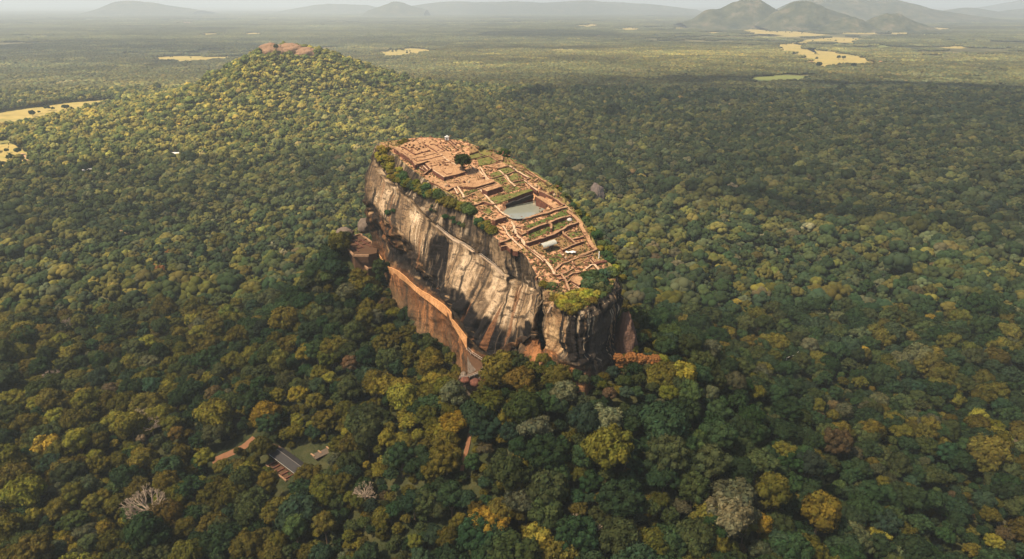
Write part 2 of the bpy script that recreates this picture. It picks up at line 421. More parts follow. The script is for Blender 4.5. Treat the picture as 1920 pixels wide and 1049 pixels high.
# normals
du = np.roll(R2, -1, 0)-np.roll(R2, 1, 0); dv = np.gradient(R2, axis=1)
N = np.cross(dv, du); N /= np.maximum(np.linalg.norm(N, axis=2, keepdims=True), 1e-6)
sgn = np.sign((N[..., :2]*(R2[..., :2]-cenA)).sum(-1).mean()); N *= sgn
arc = np.concatenate([[0], np.cumsum(np.linalg.norm(np.diff(R2[:, NL//2], axis=0), axis=1))])
AR = np.repeat(arc[:, None], NL, 1); ZZ = R2[..., 2]; TL = np.repeat(tl[None, :], NC, 0); TC = np.repeat(tc[:, None], NL, 1)
w = np.clip(TL/1.0, 0, 1)
flute = fb(AR, ZZ*.16, 13, 31, 4)                       # vertical ribs
ledge = fb(AR*.18+ZZ*.35, ZZ-AR*.28, 5.5, 37, 4)        # slanting strata
lump = fb(AR, ZZ*.8, 26, 41, 3)
calm = np.clip((TL-1.9)/.2, 0, 1)*np.clip((3.7-TL)/.4, 0, 1)*(TC < 11.5)
disp = (2.2-1.3*calm)*flute+(1.5-.7*calm)*np.sign(ledge)*np.abs(ledge)**.7+(2.0-.6*calm)*lump+(.8-.3*calm)*fb(AR, ZZ, 3, 51, 3)
# deep crevices
crev = np.abs(fb(AR, ZZ*.10, 21, 61, 3)); disp -= (3.4-1.6*calm)*np.exp(-(crev/.05)**2)*(TC > 5)*(TL < 4.2)
def bump2(tc0, wc, l0, wl, amp): return amp*np.exp(-((TC-tc0)/wc)**2-((TL-l0)/wl)**2)
disp += bump2(5.62, .42, 3.1, .9, -8)                 # black hollow in the pale face
disp += bump2(11.9, .13, 3.0, 1.7, -7)                  # cleft beside the nose
disp += bump2(10.3, .45, 3.7, .5, -6)                   # arch
disp += bump2(7.0, 1.6, 3.0, .7, 4)+2.2*np.sign(ledge)*np.abs(ledge)**.6*np.clip((TL-3.6)/.3, 0, 1)*np.clip((4.6-TL)/.2, 0, 1)
disp += 1.6*np.sign(flute)*np.abs(flute)**.5*(TL < 2)*np.clip(TL/.4, 0, 1)
disp += 1.8*np.exp(-((TL-2.05)/.12)**2)*(TC > 1)*(TC < 9)-2.2*np.exp(-((TL-1.8)/.12)**2)*(TC > 1)*(TC < 9)
band = np.exp(-((TL-4.55)/.28)**2)*(TC < 11)*1.0; disp -= 5.5*band*np.clip(TC/1.5, 0, 1)   # gallery undercut
V = R2+N*(disp*w)[..., None]
V[:, 0, :] = R2[:, 0, :]
def gs(tc0, wc, l0, wl): return np.exp(-((TC-tc0)/wc)**2-((TL-l0)/wl)**2)
def ss(a_, b_, v_): q_ = np.clip((v_-a_)/(b_-a_), 0, 1); return q_*q_*(3-2*q_)
DD = TL*13.0
v1 = fb(AR, DD*.10, 1.5, 201, 4); v2 = fb(AR+DD*.05, DD*.16, 6.5, 202, 4); c1 = fb(AR*.10, DD+AR*.12, 1.4, 203, 4); b1 = fb(AR, DD, 8, 204, 5); v3 = fb(AR, DD*.07, 2.6, 205, 3); b2 = fb(AR, DD, 2.4, 206, 4)
def lay(base, col, w_): return base*(1-w_[..., None])+np.array(col)*w_[..., None]
edge = .22*b1                                                         # ragged zone borders
TLe = TL+edge
# upper broken band
stone = np.zeros((NC, NL, 3))+np.array((.055, .045, .036)); stone = lay(stone, (.18, .140, .10), ss(.0, .35, v2+.4*b2)); stone = lay(stone, (.020, .019, .020), ss(.05, .35, -v1-.2*b2)); stone = lay(stone, (.34, .29, .23), ss(.30, .5, v1+.3*b2)*.7)
# pale slabs
pal = np.zeros((NC, NL, 3))+np.array((.245, .185, .125)); pal = lay(pal, (.40, .32, .235), ss(.0, .4, v2+.5*b1)); pal = lay(pal, (.17, .120, .078), ss(.12, .42, -v2-.3*b1)*.85); pal = lay(pal, (.54, .47, .38), ss(.22, .5, v1)*.75*ss(-.2, .2, b1))
pal = lay(pal, (.075, .056, .042), ss(.16, .38, -v1)*.9*ss(-.3, .1, b2)); pal = lay(pal, (.035, .030, .027), ss(.30, .46, -v3-.15*b1)); pal = lay(pal, (.045, .036, .030), ss(.30, .40, -c1)*.9); pal = lay(pal, (.10, .075, .055), ss(.22, .40, -b1-.25*b2)*.8); pal = lay(pal, (.50, .42, .32), ss(.28, .42, b1-.2*v1)*.55); pal = lay(pal, (.12, .10, .082), ss(.15, .5, b2)*.45)
wp_ = ss(1.85, 2.0, TLe+.1)*(1-ss(3.35, 3.75, TLe))*ss(.2, .8, TC)*(1-ss(11.3, 11.7, TC)); stone = stone*(1-wp_[..., None])+pal*wp_[..., None]
# left lobe and its edge
lob = ss(2.6, 3.6, TLe)*(1-ss(1.6, 2.6, TC)); stone = lay(stone, (.26, .19, .125), lob*ss(-.2, .2, v2)*.7)
# dark folded zone under the bulge
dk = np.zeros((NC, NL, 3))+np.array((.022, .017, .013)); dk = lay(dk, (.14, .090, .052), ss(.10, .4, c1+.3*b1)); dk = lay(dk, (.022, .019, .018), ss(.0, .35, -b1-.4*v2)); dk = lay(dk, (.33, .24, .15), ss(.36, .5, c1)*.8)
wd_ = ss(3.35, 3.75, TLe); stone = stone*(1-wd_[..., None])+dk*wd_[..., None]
# ochre slope under the gallery
oc = np.zeros((NC, NL, 3))+np.array((.105, .052, .026)); oc = lay(oc, (.21, .105, .050), ss(.0, .4, v2+.3*v1)); oc = lay(oc, (.075, .045, .028), ss(.05, .4, -v1-.3*b1)); oc = lay(oc, (.038, .030, .022), ss(.1, .5, -b1)*.8); oc = lay(oc, (.12, .09, .055), ss(5.5, 6.2, TL+b1*.4)*.8)
wo_ = np.maximum(ss(4.80, 4.95, TL)*(1-ss(9.0, 9.6, TC)), .95*np.clip(gs(3.2, 1.2, 4.25, .35)*1.2*ss(-.25, .1, v2)+gs(1.1, .5, 4.55, .4)+gs(9.9, .5, 4.1, .45), 0, 1)); stone = stone*(1-wo_[..., None])+oc*wo_[..., None]
oc2 = lay(oc*1.5, (.36, .175, .08), ss(-.1, .3, b1)*.6); w2_ = ss(4.45, 4.8, TLe+.15)*ss(10.0, 10.6, TC)*(1-ss(15.4, 15.9, TC)); stone = stone*(1-w2_[..., None])+oc2*w2_[..., None]
# buff pillar and black nose
bf = np.zeros((NC, NL, 3))+np.array((.225, .150, .090)); bf = lay(bf, (.36, .27, .17), ss(.05, .4, v1)); bf = lay(bf, (.08, .055, .036), ss(.15, .4, -v1-.3*b2)); wb_ = ss(12.3, 12.5, TC)*(1-ss(13.5, 13.7, TC))*(1-ss(4.3, 4.6, TL)); stone = stone*(1-wb_[..., None])+bf*wb_[..., None]
bk = np.zeros((NC, NL, 3))+np.array((.014, .013, .014)); bk = lay(bk, (.060, .052, .045), ss(.05, .35, v2)); bk = lay(bk, (.40, .34, .26), ss(.27, .42, v1+.15*b2)*.9); bk = lay(bk, (.22, .15, .09), ss(.30, .5, v3)*.8); bk = lay(bk, (.15, .12, .09), ss(4.2, 4.5, TLe)*.5)
wk_ = ss(13.5, 13.7, TC)*ss(.5, 1.4, TLe+v1*.4)*(1-ss(4.6, 4.9, TL)*(1-ss(15.4, 15.9, TC))); stone = stone*(1-wk_[..., None])+bk*wk_[..., None]
# black hollows; the shade in the cleft and arch is painted in
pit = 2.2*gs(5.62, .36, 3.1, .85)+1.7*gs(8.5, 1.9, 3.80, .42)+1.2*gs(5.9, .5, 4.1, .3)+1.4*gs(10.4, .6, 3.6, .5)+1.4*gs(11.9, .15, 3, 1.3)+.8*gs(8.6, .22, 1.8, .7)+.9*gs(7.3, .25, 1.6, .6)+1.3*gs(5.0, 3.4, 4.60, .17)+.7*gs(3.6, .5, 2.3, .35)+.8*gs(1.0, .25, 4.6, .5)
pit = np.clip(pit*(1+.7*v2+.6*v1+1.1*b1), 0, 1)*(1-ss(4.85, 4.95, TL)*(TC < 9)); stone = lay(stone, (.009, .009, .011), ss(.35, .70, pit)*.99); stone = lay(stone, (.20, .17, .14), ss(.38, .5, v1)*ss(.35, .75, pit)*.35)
rust = ss(.30, .42, fb(AR, DD*.09, 4.5, 231, 4))*ss(1.9, 2.4, TL)*(1-ss(4.3, 4.6, TL))*(TC < 12); stone = lay(stone, (.17, .085, .045), rust*.75)
stone = lay(stone, (.012, .012, .013), ss(.26, .40, fb(AR, DD*.055, 3.4, 237, 4))*ss(2.2, 3.3, TL+b1*.8)*(1-ss(4.7, 4.85, TL))*(TC < 12.3)*.92)
stone = np.clip(stone*np.array((.95, .86, .74)), .008, .8)
V3 = V.reshape(-1, 3).copy()
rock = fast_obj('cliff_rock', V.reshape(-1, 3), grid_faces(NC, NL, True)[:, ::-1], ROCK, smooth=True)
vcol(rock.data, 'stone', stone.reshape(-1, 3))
tag(rock, 'huge flat-topped rock column of streaked grey and orange cliffs rising from the forest', 'rock')
RIM = R2[:, 0, :]
# pond footprint
WPX = [(945,398),(951,390.5),(964,385),(985,377),(994,375),(1006,377.5),(1031,391),(1012,399),(1002,404),(985,408),(973,409.5),(962,408.6),(951,403.5)]
q = PS(975, 409.5); WZ = q[2]+.9
POND = np.array([PZ(a, b, WZ) for a, b in WPX]); pc = POND.mean(0)
POND2 = pc+(POND-pc)*1.10
# cap
NR = 46
s_, d_ = axis(RIM[:, 0], RIM[:, 1]); core = AX[None]+(np.clip(s_, .12, .9))[:, None]*(BX-AX)[None]
cap = np.zeros((NC, NR, 3))
for r in range(NR):
    t = r/(NR-1); t = t
    xy = RIM[:, :2]*(1-t)+core*t; cap[:, r, :2] = xy
cx, cyy = cap[..., 0], cap[..., 1]
cz = SA+SB*cyy+.35*fb(cx, cyy, 5, 71, 3)*np.clip(np.arange(NR)/3, 0, 1)[None, :]
ins = inside(POND2, cx, cyy); cz = np.where(ins, np.minimum(cz, WZ-1.0), cz)
cap[..., 2] = cz; cap[:, 0, 2] = RIM[:, 2]
green = np.zeros((NC, NR, 4)); green[..., 3] = 1
tcr = np.repeat(tc[:, None], NR, 1); rr = np.repeat(np.arange(NR)[None, :], NC, 0)/NR
green[..., 0] = np.clip((.16-rr)/.05, 0, 1)*((tcr < 7)|(tcr > 17.5)&(tcr < 29))*.8+np.clip((tcr-12)/.8, 0, 1)*np.clip((18-tcr)/.6, 0, 1)*np.clip((.5-rr)/.15, 0, 1)*.8
sg = fast_obj('summit_ground', cap.reshape(-1, 3), grid_faces(NC, NR, True), SOIL, rock, smooth=True); vcol(sg.data, 'green', green.reshape(-1, 4))
# pond
m, t, b = mat('still_water', .08); b.inputs['Base Color'].default_value = (.19, .20, .16, 1); b.inputs['Specular IOR Level'].default_value = .6
k = NB(t); nz = k.noise(k.coord(), .9, 3); k.bump(nz, b, .06, .05)
wv = np.vstack([POND2, [pc]]); n = len(POND2)
pond = mesh_obj('water', wv, [[i, (i+1) % n, n] for i in range(n)], m)
tag(pond, 'grey green water of the square pond cut into the rock top', kind='structure')

# ------------------------------------------------------------------ landmarks for descriptions
LM = {}
def landmark_phrase(x, y, names, step=5):
    best = min(names, key=lambda nme: math.hypot(x-LM[nme][0], y-LM[nme][1]))
    dx = x-LM[best][0]; dy = y-LM[best][1]
    def q(v): return int(round(abs(v)/step)*step)
    a = []
    if q(dx) > 0: a.append(f"{q(dx)} m {'right' if dx > 0 else 'left'}")
    if q(dy) > 0: a.append(f"{q(dy)} m {'beyond' if dy > 0 else 'nearer than'}")
    if not a: return f"right beside {best}"
    if len(a) == 2: s = f"{a[0]} and {a[1]} {best}"
    else: s = f"{a[0]} {best}" if ('beyond' in a[0] or 'nearer' in a[0]) else f"{a[0]} of {best}"
    return s
def setlm(n_, p): LM[n_] = (p[0], p[1])
setlm('the pond', pc); setlm('the round summit tree', PS(868, 318)); setlm('the tunnel roof', PS(1028, 466)); setlm('the palace court', PS(782, 285)); setlm('the south stairs', PS(1060, 512))
SUM = ['the pond', 'the round summit tree', 'the tunnel roof', 'the palace court', 'the south stairs']
used_labels = {}
def uniq(lab):
    used_labels[lab] = used_labels.get(lab, 0)+1
    return lab
# ------------------------------------------------------------------ ruins on the summit
KO = {1: (700, 250), 2: (780, 290), 3: (880, 260), 4: (840, 340), 5: (960, 320), 6: (880, 400), 7: (980, 390), 8: (1000, 460)}
KS = 1865/160.0
def kp(k, pts): return [(KO[k][0]+x/KS, KO[k][1]+y/KS) for x, y in pts]
def platform(k, pts, lift, top, what, cat='terrace', depth=3.0):
    P = np.array([PS(a, b, lift) for a, b in kp(k, pts)])
    ar = np.sum(P[:, 0]*np.roll(P[:, 1], -1)-np.roll(P[:, 0], -1)*P[:, 1])
    if ar < 0: P = P[::-1]
    # subdivide edges for a worn outline
    Q = []
    for i in range(len(P)):
        a, b_ = P[i], P[(i+1) % len(P)]; L = np.linalg.norm(b_-a); n_ = max(1, int(L/3))
        for j in range(n_):
            p = a+(b_-a)*j/n_
            if j: p = p+np.array((random.uniform(-.22, .22), random.uniform(-.22, .22), random.uniform(-.1, .12)))
            Q.append(p)
    n_ = len(Q); Q = np.array(Q); c = Q.mean(0)
    root = empty('terrace', (c[0], c[1], c[2]-lift), uniq(what+' '+landmark_phrase(c[0], c[1], SUM)), cat, 'terraces of the summit ruins')
    loc = np.array((c[0], c[1], c[2]-lift))
    lo = Q.copy(); lo[:, 2] -= lift+depth; body_top = Q.copy(); body_top[:, 2] -= .35
    cc = c.copy(); cc[2] -= .35
    mesh_obj('retaining_wall', np.vstack([body_top, lo])-loc, [[i, (i+1) % n_, n_+(i+1) % n_, n_+i][::-1] for i in range(n_)], BRICK, root)
    # top slab, slightly proud
    o = c+(Q-c)*1.0; o2 = o.copy(); o2[:, 2] -= .38
    F = [[i, (i+1) % n_, n_+(i+1) % n_, n_+i][::-1] for i in range(n_)]
    import mathutils.geometry as mg
    tri = mg.tessellate_polygon([[Vector(p) for p in Q]])
    F += [list(tt) for tt in tri]
    mesh_obj('terrace_top', np.vstack([o, o2])-loc, F, top, root)
def wall(k, pts, w_, h, top=None, what='old brick wall', lift=0.0, depth=1.6, body=None, name='brick_wall'):
    top = top or COPE; body = body or BRICK
    w_ = w_*.74; h = h*.88
    P0 = np.array([PS(a, b, h+lift) for a, b in kp(k, pts)]) if k else np.array([PS(a, b, h+lift) for a, b in pts])
    P = []
    for i in range(len(P0)-1):
        L = np.linalg.norm(P0[i+1]-P0[i]); n_ = max(1, int(L/2.6))
        for j in range(n_): P.append(P0[i]+(P0[i+1]-P0[i])*j/n_)
    P.append(P0[-1]); P = np.array(P); n_ = len(P)
    T = np.gradient(P[:, :2], axis=0); T /= np.maximum(np.linalg.norm(T, axis=1, keepdims=True), 1e-6); Nn = np.stack([-T[:, 1], T[:, 0]], 1)
    jit = rng.normal(0, .10, n_)*w_; hz = rng.normal(0, .10, n_)*min(1, h); hz -= (rng.random(n_) < .10)*rng.random(n_)*h*.35
    P[:, 2] += hz; P[:, :2] += Nn*jit[:, None]
    ww = (w_/2*(1+rng.normal(0, .12, n_)))[:, None]
    L_ = P.copy(); L_[:, :2] += Nn*ww; R_ = P.copy(); R_[:, :2] -= Nn*ww
    c = P.mean(0); loc = np.array((c[0], c[1], c[2]-h))
    root = empty(name, loc, uniq(what+' '+landmark_phrase(c[0], c[1], SUM)), 'wall' if name != 'footpath' else 'path', 'walls of the summit ruins' if name != 'footpath' else 'paved paths of the summit')
    Lb, Rb = L_.copy(), R_.copy(); Lb[:, 2] -= h+depth; Rb[:, 2] -= h+depth
    L2, R2_ = L_.copy(), R_.copy(); L2[:, 2] -= .18; R2_[:, 2] -= .18
    VV = np.vstack([L2, R2_, Lb, Rb])-loc; F = []
    for i in range(n_-1): F += [[i, 2*n_+i, 2*n_+i+1, i+1], [n_+i, n_+i+1, 3*n_+i+1, 3*n_+i]]
    F += [[0, n_, 3*n_, 2*n_], [n_-1, 3*n_-1, 4*n_-1, 2*n_-1]]
    mesh_obj('wall_face', VV, F, body, root)
    e = .06
    L3, R3 = L_.copy(), R_.copy(); L3[:, :2] += Nn*e; R3[:, :2] -= Nn*e; L4, R4 = L3.copy(), R3.copy(); L4[:, 2] -= .25; R4[:, 2] -= .25
    VV = np.vstack([L3, R3, L4, R4])-loc; F = []
    for i in range(n_-1): F += [[i, i+1, n_+i+1, n_+i], [i, 2*n_+i, 2*n_+i+1, i+1], [n_+i, n_+i+1, 3*n_+i+1, 3*n_+i]]
    F += [[0, n_, 3*n_, 2*n_], [n_-1, 3*n_-1, 4*n_-1, 2*n_-1]]
    mesh_obj('coping', VV, F, top, root)

# terraces
platform(1, [(450,330),(560,285),(700,215),(850,160),(960,122),(1280,150),(1440,250),(1620,400),(1860,640),(1600,560),(1380,610),(1380,650),(1200,600),(930,690),(840,570)], 3.2, SAND, 'broad sandy palace platform', depth=5)
platform(2, [(200,190),(255,235),(360,310),(615,490),(900,430),(1080,375),(1010,240),(870,190),(700,110),(430,130)], 3.0, SAND, 'sandy stepped platform', depth=4)
platform(2, [(170,430),(300,590),(480,660),(690,780),(880,690),(1280,630),(1640,560),(1560,500),(1300,250),(1150,400),(860,520),(640,590)], .7, SAND, 'sandy open plaza', depth=3)
platform(4, [(860,215),(1175,112),(1120,50),(740,165)], 4.2, SAND, 'narrow ledge above a tall dark brick face', depth=3)
platform(4, [(245,112),(620,22),(930,-50),(1010,-30),(1010,10),(640,120),(600,130)], 2.0, SAND, 'long step of sandy ground', depth=3)
platform(6, [(500,135),(770,42),(810,75),(560,155)], 4.0, COPE, 'ledge over a steep maroon brick slope', depth=3)
platform(3, [(0,170),(100,155),(200,260),(120,300),(0,330)], 2.4, DRY, 'raised dry grass terrace', depth=4)
platform(3, [(0,370),(260,300),(350,360),(170,420),(40,440)], 1.2, GRASS, 'dull green terrace')
platform(3, [(170,440),(420,385),(620,500),(420,560),(210,590)], .5, GRASS, 'green walled terrace')
platform(3, [(470,340),(520,310),(700,390),(715,460),(630,480)], 1.0, DRY, 'brown raised terrace')
platform(3, [(400,610),(700,520),(870,580),(620,640)], .9, SAND, 'pale sandy terrace')
platform(3, [(630,665),(830,610),(990,700),(780,790)], .3, GRASS, 'small green terrace')
platform(3, [(440,770),(650,700),(740,790),(500,850)], .3, GRASS, 'small green plot')
platform(3, [(500,890),(740,820),(850,950),(690,1000)], .2, GRASS, 'square green plot')
platform(3, [(860,850),(1000,740),(1190,870),(940,930)], .3, GRASS, 'bright green plot')
platform(3, [(1000,990),(1180,910),(1250,960),(1020,1035)], .3, GRASS, 'sunken green plot')
platform(3, [(860,490),(930,450),(1020,530),(1180,570),(1240,650),(1090,650),(980,600)], .5, DRY, 'ochre dry grass bank')
platform(4, [(1200,110),(1400,60),(1600,160),(1310,260),(1240,200)], .2, GRASS, 'green plot behind the pond')
platform(4, [(900,370),(1300,280),(1800,172),(1860,200),(1400,370),(1060,500)], .6, GRASS, 'green bank above the dark pond wall', depth=8)
platform(4, [(340,240),(620,165),(660,200),(360,300)], .2, GRASS, 'green strip below a brick step')
platform(4, [(560,260),(690,210),(800,340),(700,370)], .5, DRY, 'brown weedy plot')
platform(4, [(740,650),(910,580),(970,680),(880,725)], .4, GRASS, 'small walled green plot')
platform(5, [(520,565),(650,565),(1030,790),(930,825)], 1.6, SAND, 'long sandy ledge along the pond', depth=7)
platform(7, [(60,395),(240,330),(700,150),(940,20),(1030,150),(600,270),(110,470)], .2, LUSH, 'lush green strip')
platform(7, [(130,560),(620,370),(1050,215),(1110,270),(860,440),(130,690)], .2, LUSH, 'bright green strip between two walls')
platform(7, [(180,810),(480,690),(860,530),(1160,790),(600,960),(420,1030),(330,960)], .2, DRY, 'dry grass court')
platform(7, [(985,560),(1200,500),(1320,590),(1060,660)], .3, GRASS, 'oval green plot')
platform(7, [(900,965),(1340,745),(1530,900),(1260,1040),(960,1049)], .2, DRY, 'straw coloured court')
platform(8, [(350,235),(590,180),(640,240),(480,400),(340,385)], .25, LUSH, 'vivid green patch')
platform(8, [(650,240),(1000,150),(1100,180),(760,330),(560,390)], .15, DRY, 'tan sloping court')
platform(8, [(860,330),(1000,270),(1210,290),(1000,420),(900,440)], .3, DRY, 'brown weedy court')
platform(8, [(820,760),(930,680),(1050,690),(1120,800),(1000,870)], 2.2, SAND, 'square sandy platform', depth=4)
platform(6, [(780,650),(960,620),(1150,780),(1060,830),(960,820),(900,740)], .5, SAND, 'sandy corner above the cliff')
# walls
b3 = 'thick brick wall'
wall(7, [(100,500),(350,390),(600,300),(800,220),(1050,160)], 2.4, 3.2, what=b3)
wall(7, [(70,765),(440,650),(740,540),(960,400),(1210,300)], 2.4, 3.4, what='long thick brick wall')
wall(7, [(570,325),(625,350),(630,450)], 1.6, 3.0, what='short cross wall')
wall(7, [(870,490),(900,560),(1060,680),(1180,780)], 1.4, 2.2, what='crooked brick wall')
wall(7, [(870,910),(1100,800),(1340,720)], 1.4, 2.2, what='low brick wall')
wall(7, [(1060,670),(1200,640),(1340,610)], 1.2, 2.2, what='broken brick wall')
wall(7, [(820,960),(890,1035)], 1.2, 1.4, CREAM, 'short pale wall')
wall(7, [(970,60),(1100,150),(1250,300),(1300,440),(1400,600),(1500,780),(1610,900)], 3.2, 1.6, SAND, 'sandy rim path', name='footpath')
wall(7, [(1200,520),(1050,500),(960,520),(920,560)], 1.6, .8, SAND, 'curved earth path', name='footpath')
wall(7, [(1610,905),(1350,1000),(1220,1049)], 1.8, 1.6, what='low rim wall')
wall(7, [(-10,240),(140,200),(300,150),(520,100),(750,30),(960,-30)], 3.6, 1.6, what='crumbling red brick pond wall', depth=6)
wall(5, [(600,430),(930,600),(1140,745)], 1.6, 2.2, what='pale topped long wall', depth=5)
wall(5, [(1140,745),(1010,800),(870,830)], 1.8, 1.2, what='brick end wall')
wall(5, [(270,210),(420,330),(560,430)], 1.5, 1.2, CREAM, 'pale low wall')
wall(5, [(480,235),(570,170)], 1.4, 1.2, what='short wall stub')
wall(5, [(1130,725),(1240,830),(1330,915)], 1.8, 1.0, what='outer rim wall')
wall(5, [(280,10),(490,130)], 1.2, 1.2, what='straight low wall')
wall(5, [(380,0),(560,130),(850,310)], 2.0, 1.2, SAND, 'earth rim path', name='footpath')
wall(4, [(715,180),(850,340),(1040,540),(1140,650),(1220,715),(1420,805),(1520,815)], 1.9, 1.0, CREAM, 'pale stepped path', name='footpath', depth=3)
wall(4, [(640,165),(850,105),(1060,48)], 1.3, 1.2, what='straight brick wall')
wall(4, [(350,350),(520,280),(700,200)], 1.2, .8, what='thin low wall')
wall(4, [(620,640),(920,570),(980,680),(870,750)], .9, .7, what='angled kerb wall')
wall(4, [(720,655),(880,735)], .9, .7, what='thin kerb wall')
wall(4, [(200,110),(260,190),(330,290),(350,350)], 1.8, 1.6, CREAM, 'pale stair parapet')
wall(4, [(140,140),(210,275)], 1.2, 1.6, CREAM, 'thin stair parapet')
wall(4, [(0,190),(90,145),(190,110)], 1.2, 1.8, what='curved brick wall')
wall(4, [(560,500),(800,440),(990,500)], 2.2, 2.0, what='eroded brick bank')
wall(4, [(1140,560),(1500,420),(1860,290)], 2.2, -1.5, DARKSTONE, 'dark stone pond lining', depth=4, body=DARKSTONE)
wall(6, [(730,270),(800,370),(860,480),(980,600),(1160,770)], 1.5, 1.2, CREAM, 'winding pale wall')
wall(6, [(560,160),(640,230),(740,280)], 1.6, 1.0, SAND, 'sandy path', name='footpath')
wall(6, [(590,350),(740,470)], .8, .8, BRICK, 'thin red wall')
wall(6, [(860,260),(910,330)], 1.0, 1.0, what='short brick stub')
wall(6, [(930,170),(1000,380),(1060,500),(1150,575),(1220,690),(1450,880),(1640,1045)], 2.2, 1.3, CREAM, 'long pale path', name='footpath', depth=3)
wall(6, [(950,170),(1030,280),(1130,300)], 1.4, 1.5, what='bent brick wall')
wall(6, [(1060,390),(1150,460),(1250,400)], 2.4, 1.8, what='rubble brick wall')
wall(6, [(850,500),(960,450),(1060,430)], 1.0, .8, what='thin sandy wall')
wall(6, [(660,640),(790,590),(900,540)], 2.2, 1.6, what='rusty brick ledge')
wall(6, [(690,730),(820,700),(920,780)], 2.0, 1.6, what='rusty corner ledge')
wall(6, [(1230,700),(1560,940),(1650,1040)], 1.0, 2.2, what='path side wall', depth=3)
wall(8, [(0,100),(180,250),(370,450),(460,630)], 1.8, 1.4, CREAM, 'pale descending path', name='footpath')
wall(8, [(460,640),(530,650),(620,630),(880,495)], 1.5, 1.4, what='angled pale topped wall')
wall(8, [(620,640),(700,760),(790,970)], 1.4, 2.0, what='steep descending wall', depth=4)
wall(8, [(560,745),(680,705),(860,600),(1040,570)], 1.4, 1.6, what='curving terrace wall')
wall(8, [(740,800),(820,765),(1010,880)], 1.2, 1.8, what='platform edge wall')
wall(8, [(830,800),(1030,950)], 1.1, .8, CREAM, 'slanting pale parapet')
wall(8, [(480,530),(465,630)], 1.2, 1.2, what='tiny wall stub')
wall(8, [(500,570),(560,615)], 1.0, 1.0, what='smallest wall stub')
wall(8, [(850,340),(865,440),(905,480)], .8, 1.0, what='thin dividing wall')
wall(8, [(1150,500),(1260,425),(1340,405)], 1.5, 1.4, CREAM, 'pale stair wall')
wall(8, [(1240,310),(1310,400)], 1.0, 1.6, what='left stair parapet')
wall(8, [(1280,290),(1350,370)], 1.0, 1.6, what='right stair parapet')
wall(8, [(1350,400),(1470,350),(1590,330)], 3.4, 1.8, BRICK, 'red brick bastion', depth=6)
wall(8, [(1340,430),(1430,520),(1540,560)], 1.6, 1.4, CREAM, 'pale outer path', name='footpath', depth=6)
wall(8, [(1280,570),(1400,575),(1500,550)], 1.2, 1.0, SAND, 'curved sandy kerb', depth=6)
wall(8, [(1380,90),(1180,180),(1000,250),(760,350),(620,400),(470,525)], 1.5, 1.4, what='long terrace edge wall')
wall(8, [(1010,265),(1150,240),(1280,200),(1290,130)], 1.0, 1.0, what='low loop wall')
wall(8, [(120,480),(270,490)], 1.2, .8, SAND, 'faint earth path', name='footpath')
wall(8, [(250,530),(60,700)], 1.4, .6, SAND, 'earth track down to the cliff', name='footpath')
wall(3, [(30,560),(110,650),(200,700),(300,790),(370,880),(480,935)], 1.6, 1.0, CREAM, 'pale twin path', name='footpath')
wall(3, [(240,620),(310,740),(380,850),(470,930)], 1.4, 1.2, CREAM, 'pale straight path', name='footpath')
wall(3, [(120,690),(200,810),(260,870)], 1.0, .8, what='thin brick kerb')
wall(3, [(170,435),(430,372),(640,495)], 1.1, 1.3, what='terrace back wall')
wall(3, [(510,310),(610,345),(715,395),(725,470)], 1.3, 1.6, what='outer corner wall')
wall(3, [(430,590),(560,540),(700,500)], 1.8, 1.2, what='brown terrace wall')
wall(3, [(610,645),(870,590)], 1.2, 1.6, what='plot back wall')
wall(3, [(650,690),(790,800),(880,930),(1010,1040)], 1.8, .9, CREAM, 'pale path between plots', name='footpath')
wall(3, [(780,790),(1000,705)], 1.1, 1.4, what='plot dividing wall')
wall(3, [(500,860),(740,795)], 1.1, 1.3, what='lower dividing wall')
wall(3, [(880,590),(970,650),(1050,710),(1290,845)], 1.8, 1.6, CREAM, 'pale topped east wall')
wall(3, [(1330,850),(1230,890),(1280,960),(1400,1040)], 1.3, 1.3, what='hooked brick wall')
wall(3, [(970,940),(1180,895)], 1.1, 1.6, what='sunken plot wall')
wall(3, [(870,1000),(1180,1000)], 1.2, 1.0, SAND, 'earth bank')
wall(3, [(920,440),(1020,530),(1180,565),(1240,650),(1500,790),(1770,1020)], 1.6, 1.4, GRASS, 'grassy rim bank')
wall(3, [(1090,665),(1230,715),(1420,830)], 1.1, 1.0, what='inner rim wall')
wall(3, [(1500,865),(1410,930)], 1.3, 1.2, what='short rim stub')
wall(3, [(410,640),(480,690)], 2.0, 1.2, what='ruined hut footing')
wall(1, [(455,318),(640,430),(835,560),(925,690)], 1.5, 4.4, what='tall outer palace wall', depth=5)
wall(1, [(650,300),(780,380),(910,460),(1080,415),(1250,380)], 1.2, 4.4, BRICK, 'palace inner court wall')
wall(1, [(540,320),(700,430),(845,555),(980,515),(1100,510),(1140,480),(1390,425)], 1.1, 4.2, what='palace terrace step')
wall(1, [(890,570),(960,615),(1230,560)], 1.1, 4.0, BRICK, 'lower palace step')
wall(1, [(1250,550),(1500,485)], 1.0, 4.0, BRICK, 'right palace step')
wall(1, [(1100,230),(1250,320),(1400,415)], 1.0, 4.2, BRICK, 'palace dividing wall')
wall(1, [(1240,245),(1340,240),(1560,380),(1450,412)], 1.0, 4.0, BRICK, 'palace side court wall')
wall(1, [(1440,240),(1640,365)], 1.0, 1.4, what='palace east wall')
wall(1, [(1650,165),(1850,340)], 1.4, 1.6, what='summit east parapet')
wall(1, [(1650,115),(1800,230)], 1.2, 1.8, what='highest east parapet')
wall(1, [(840,160),(920,125),(965,140),(1020,220)], 1.4, 4.6, what='curved summit wall')
wall(1, [(1480,460),(1640,600),(1830,690)], 2.0, 3.6, CREAM, 'pale palace path', name='footpath')
wall(1, [(1270,715),(1400,690)], 1.0, 3.8, BRICK, 'palace front kerb')
wall(1, [(1500,670),(1680,620)], 1.0, 3.8, BRICK, 'palace front stub')
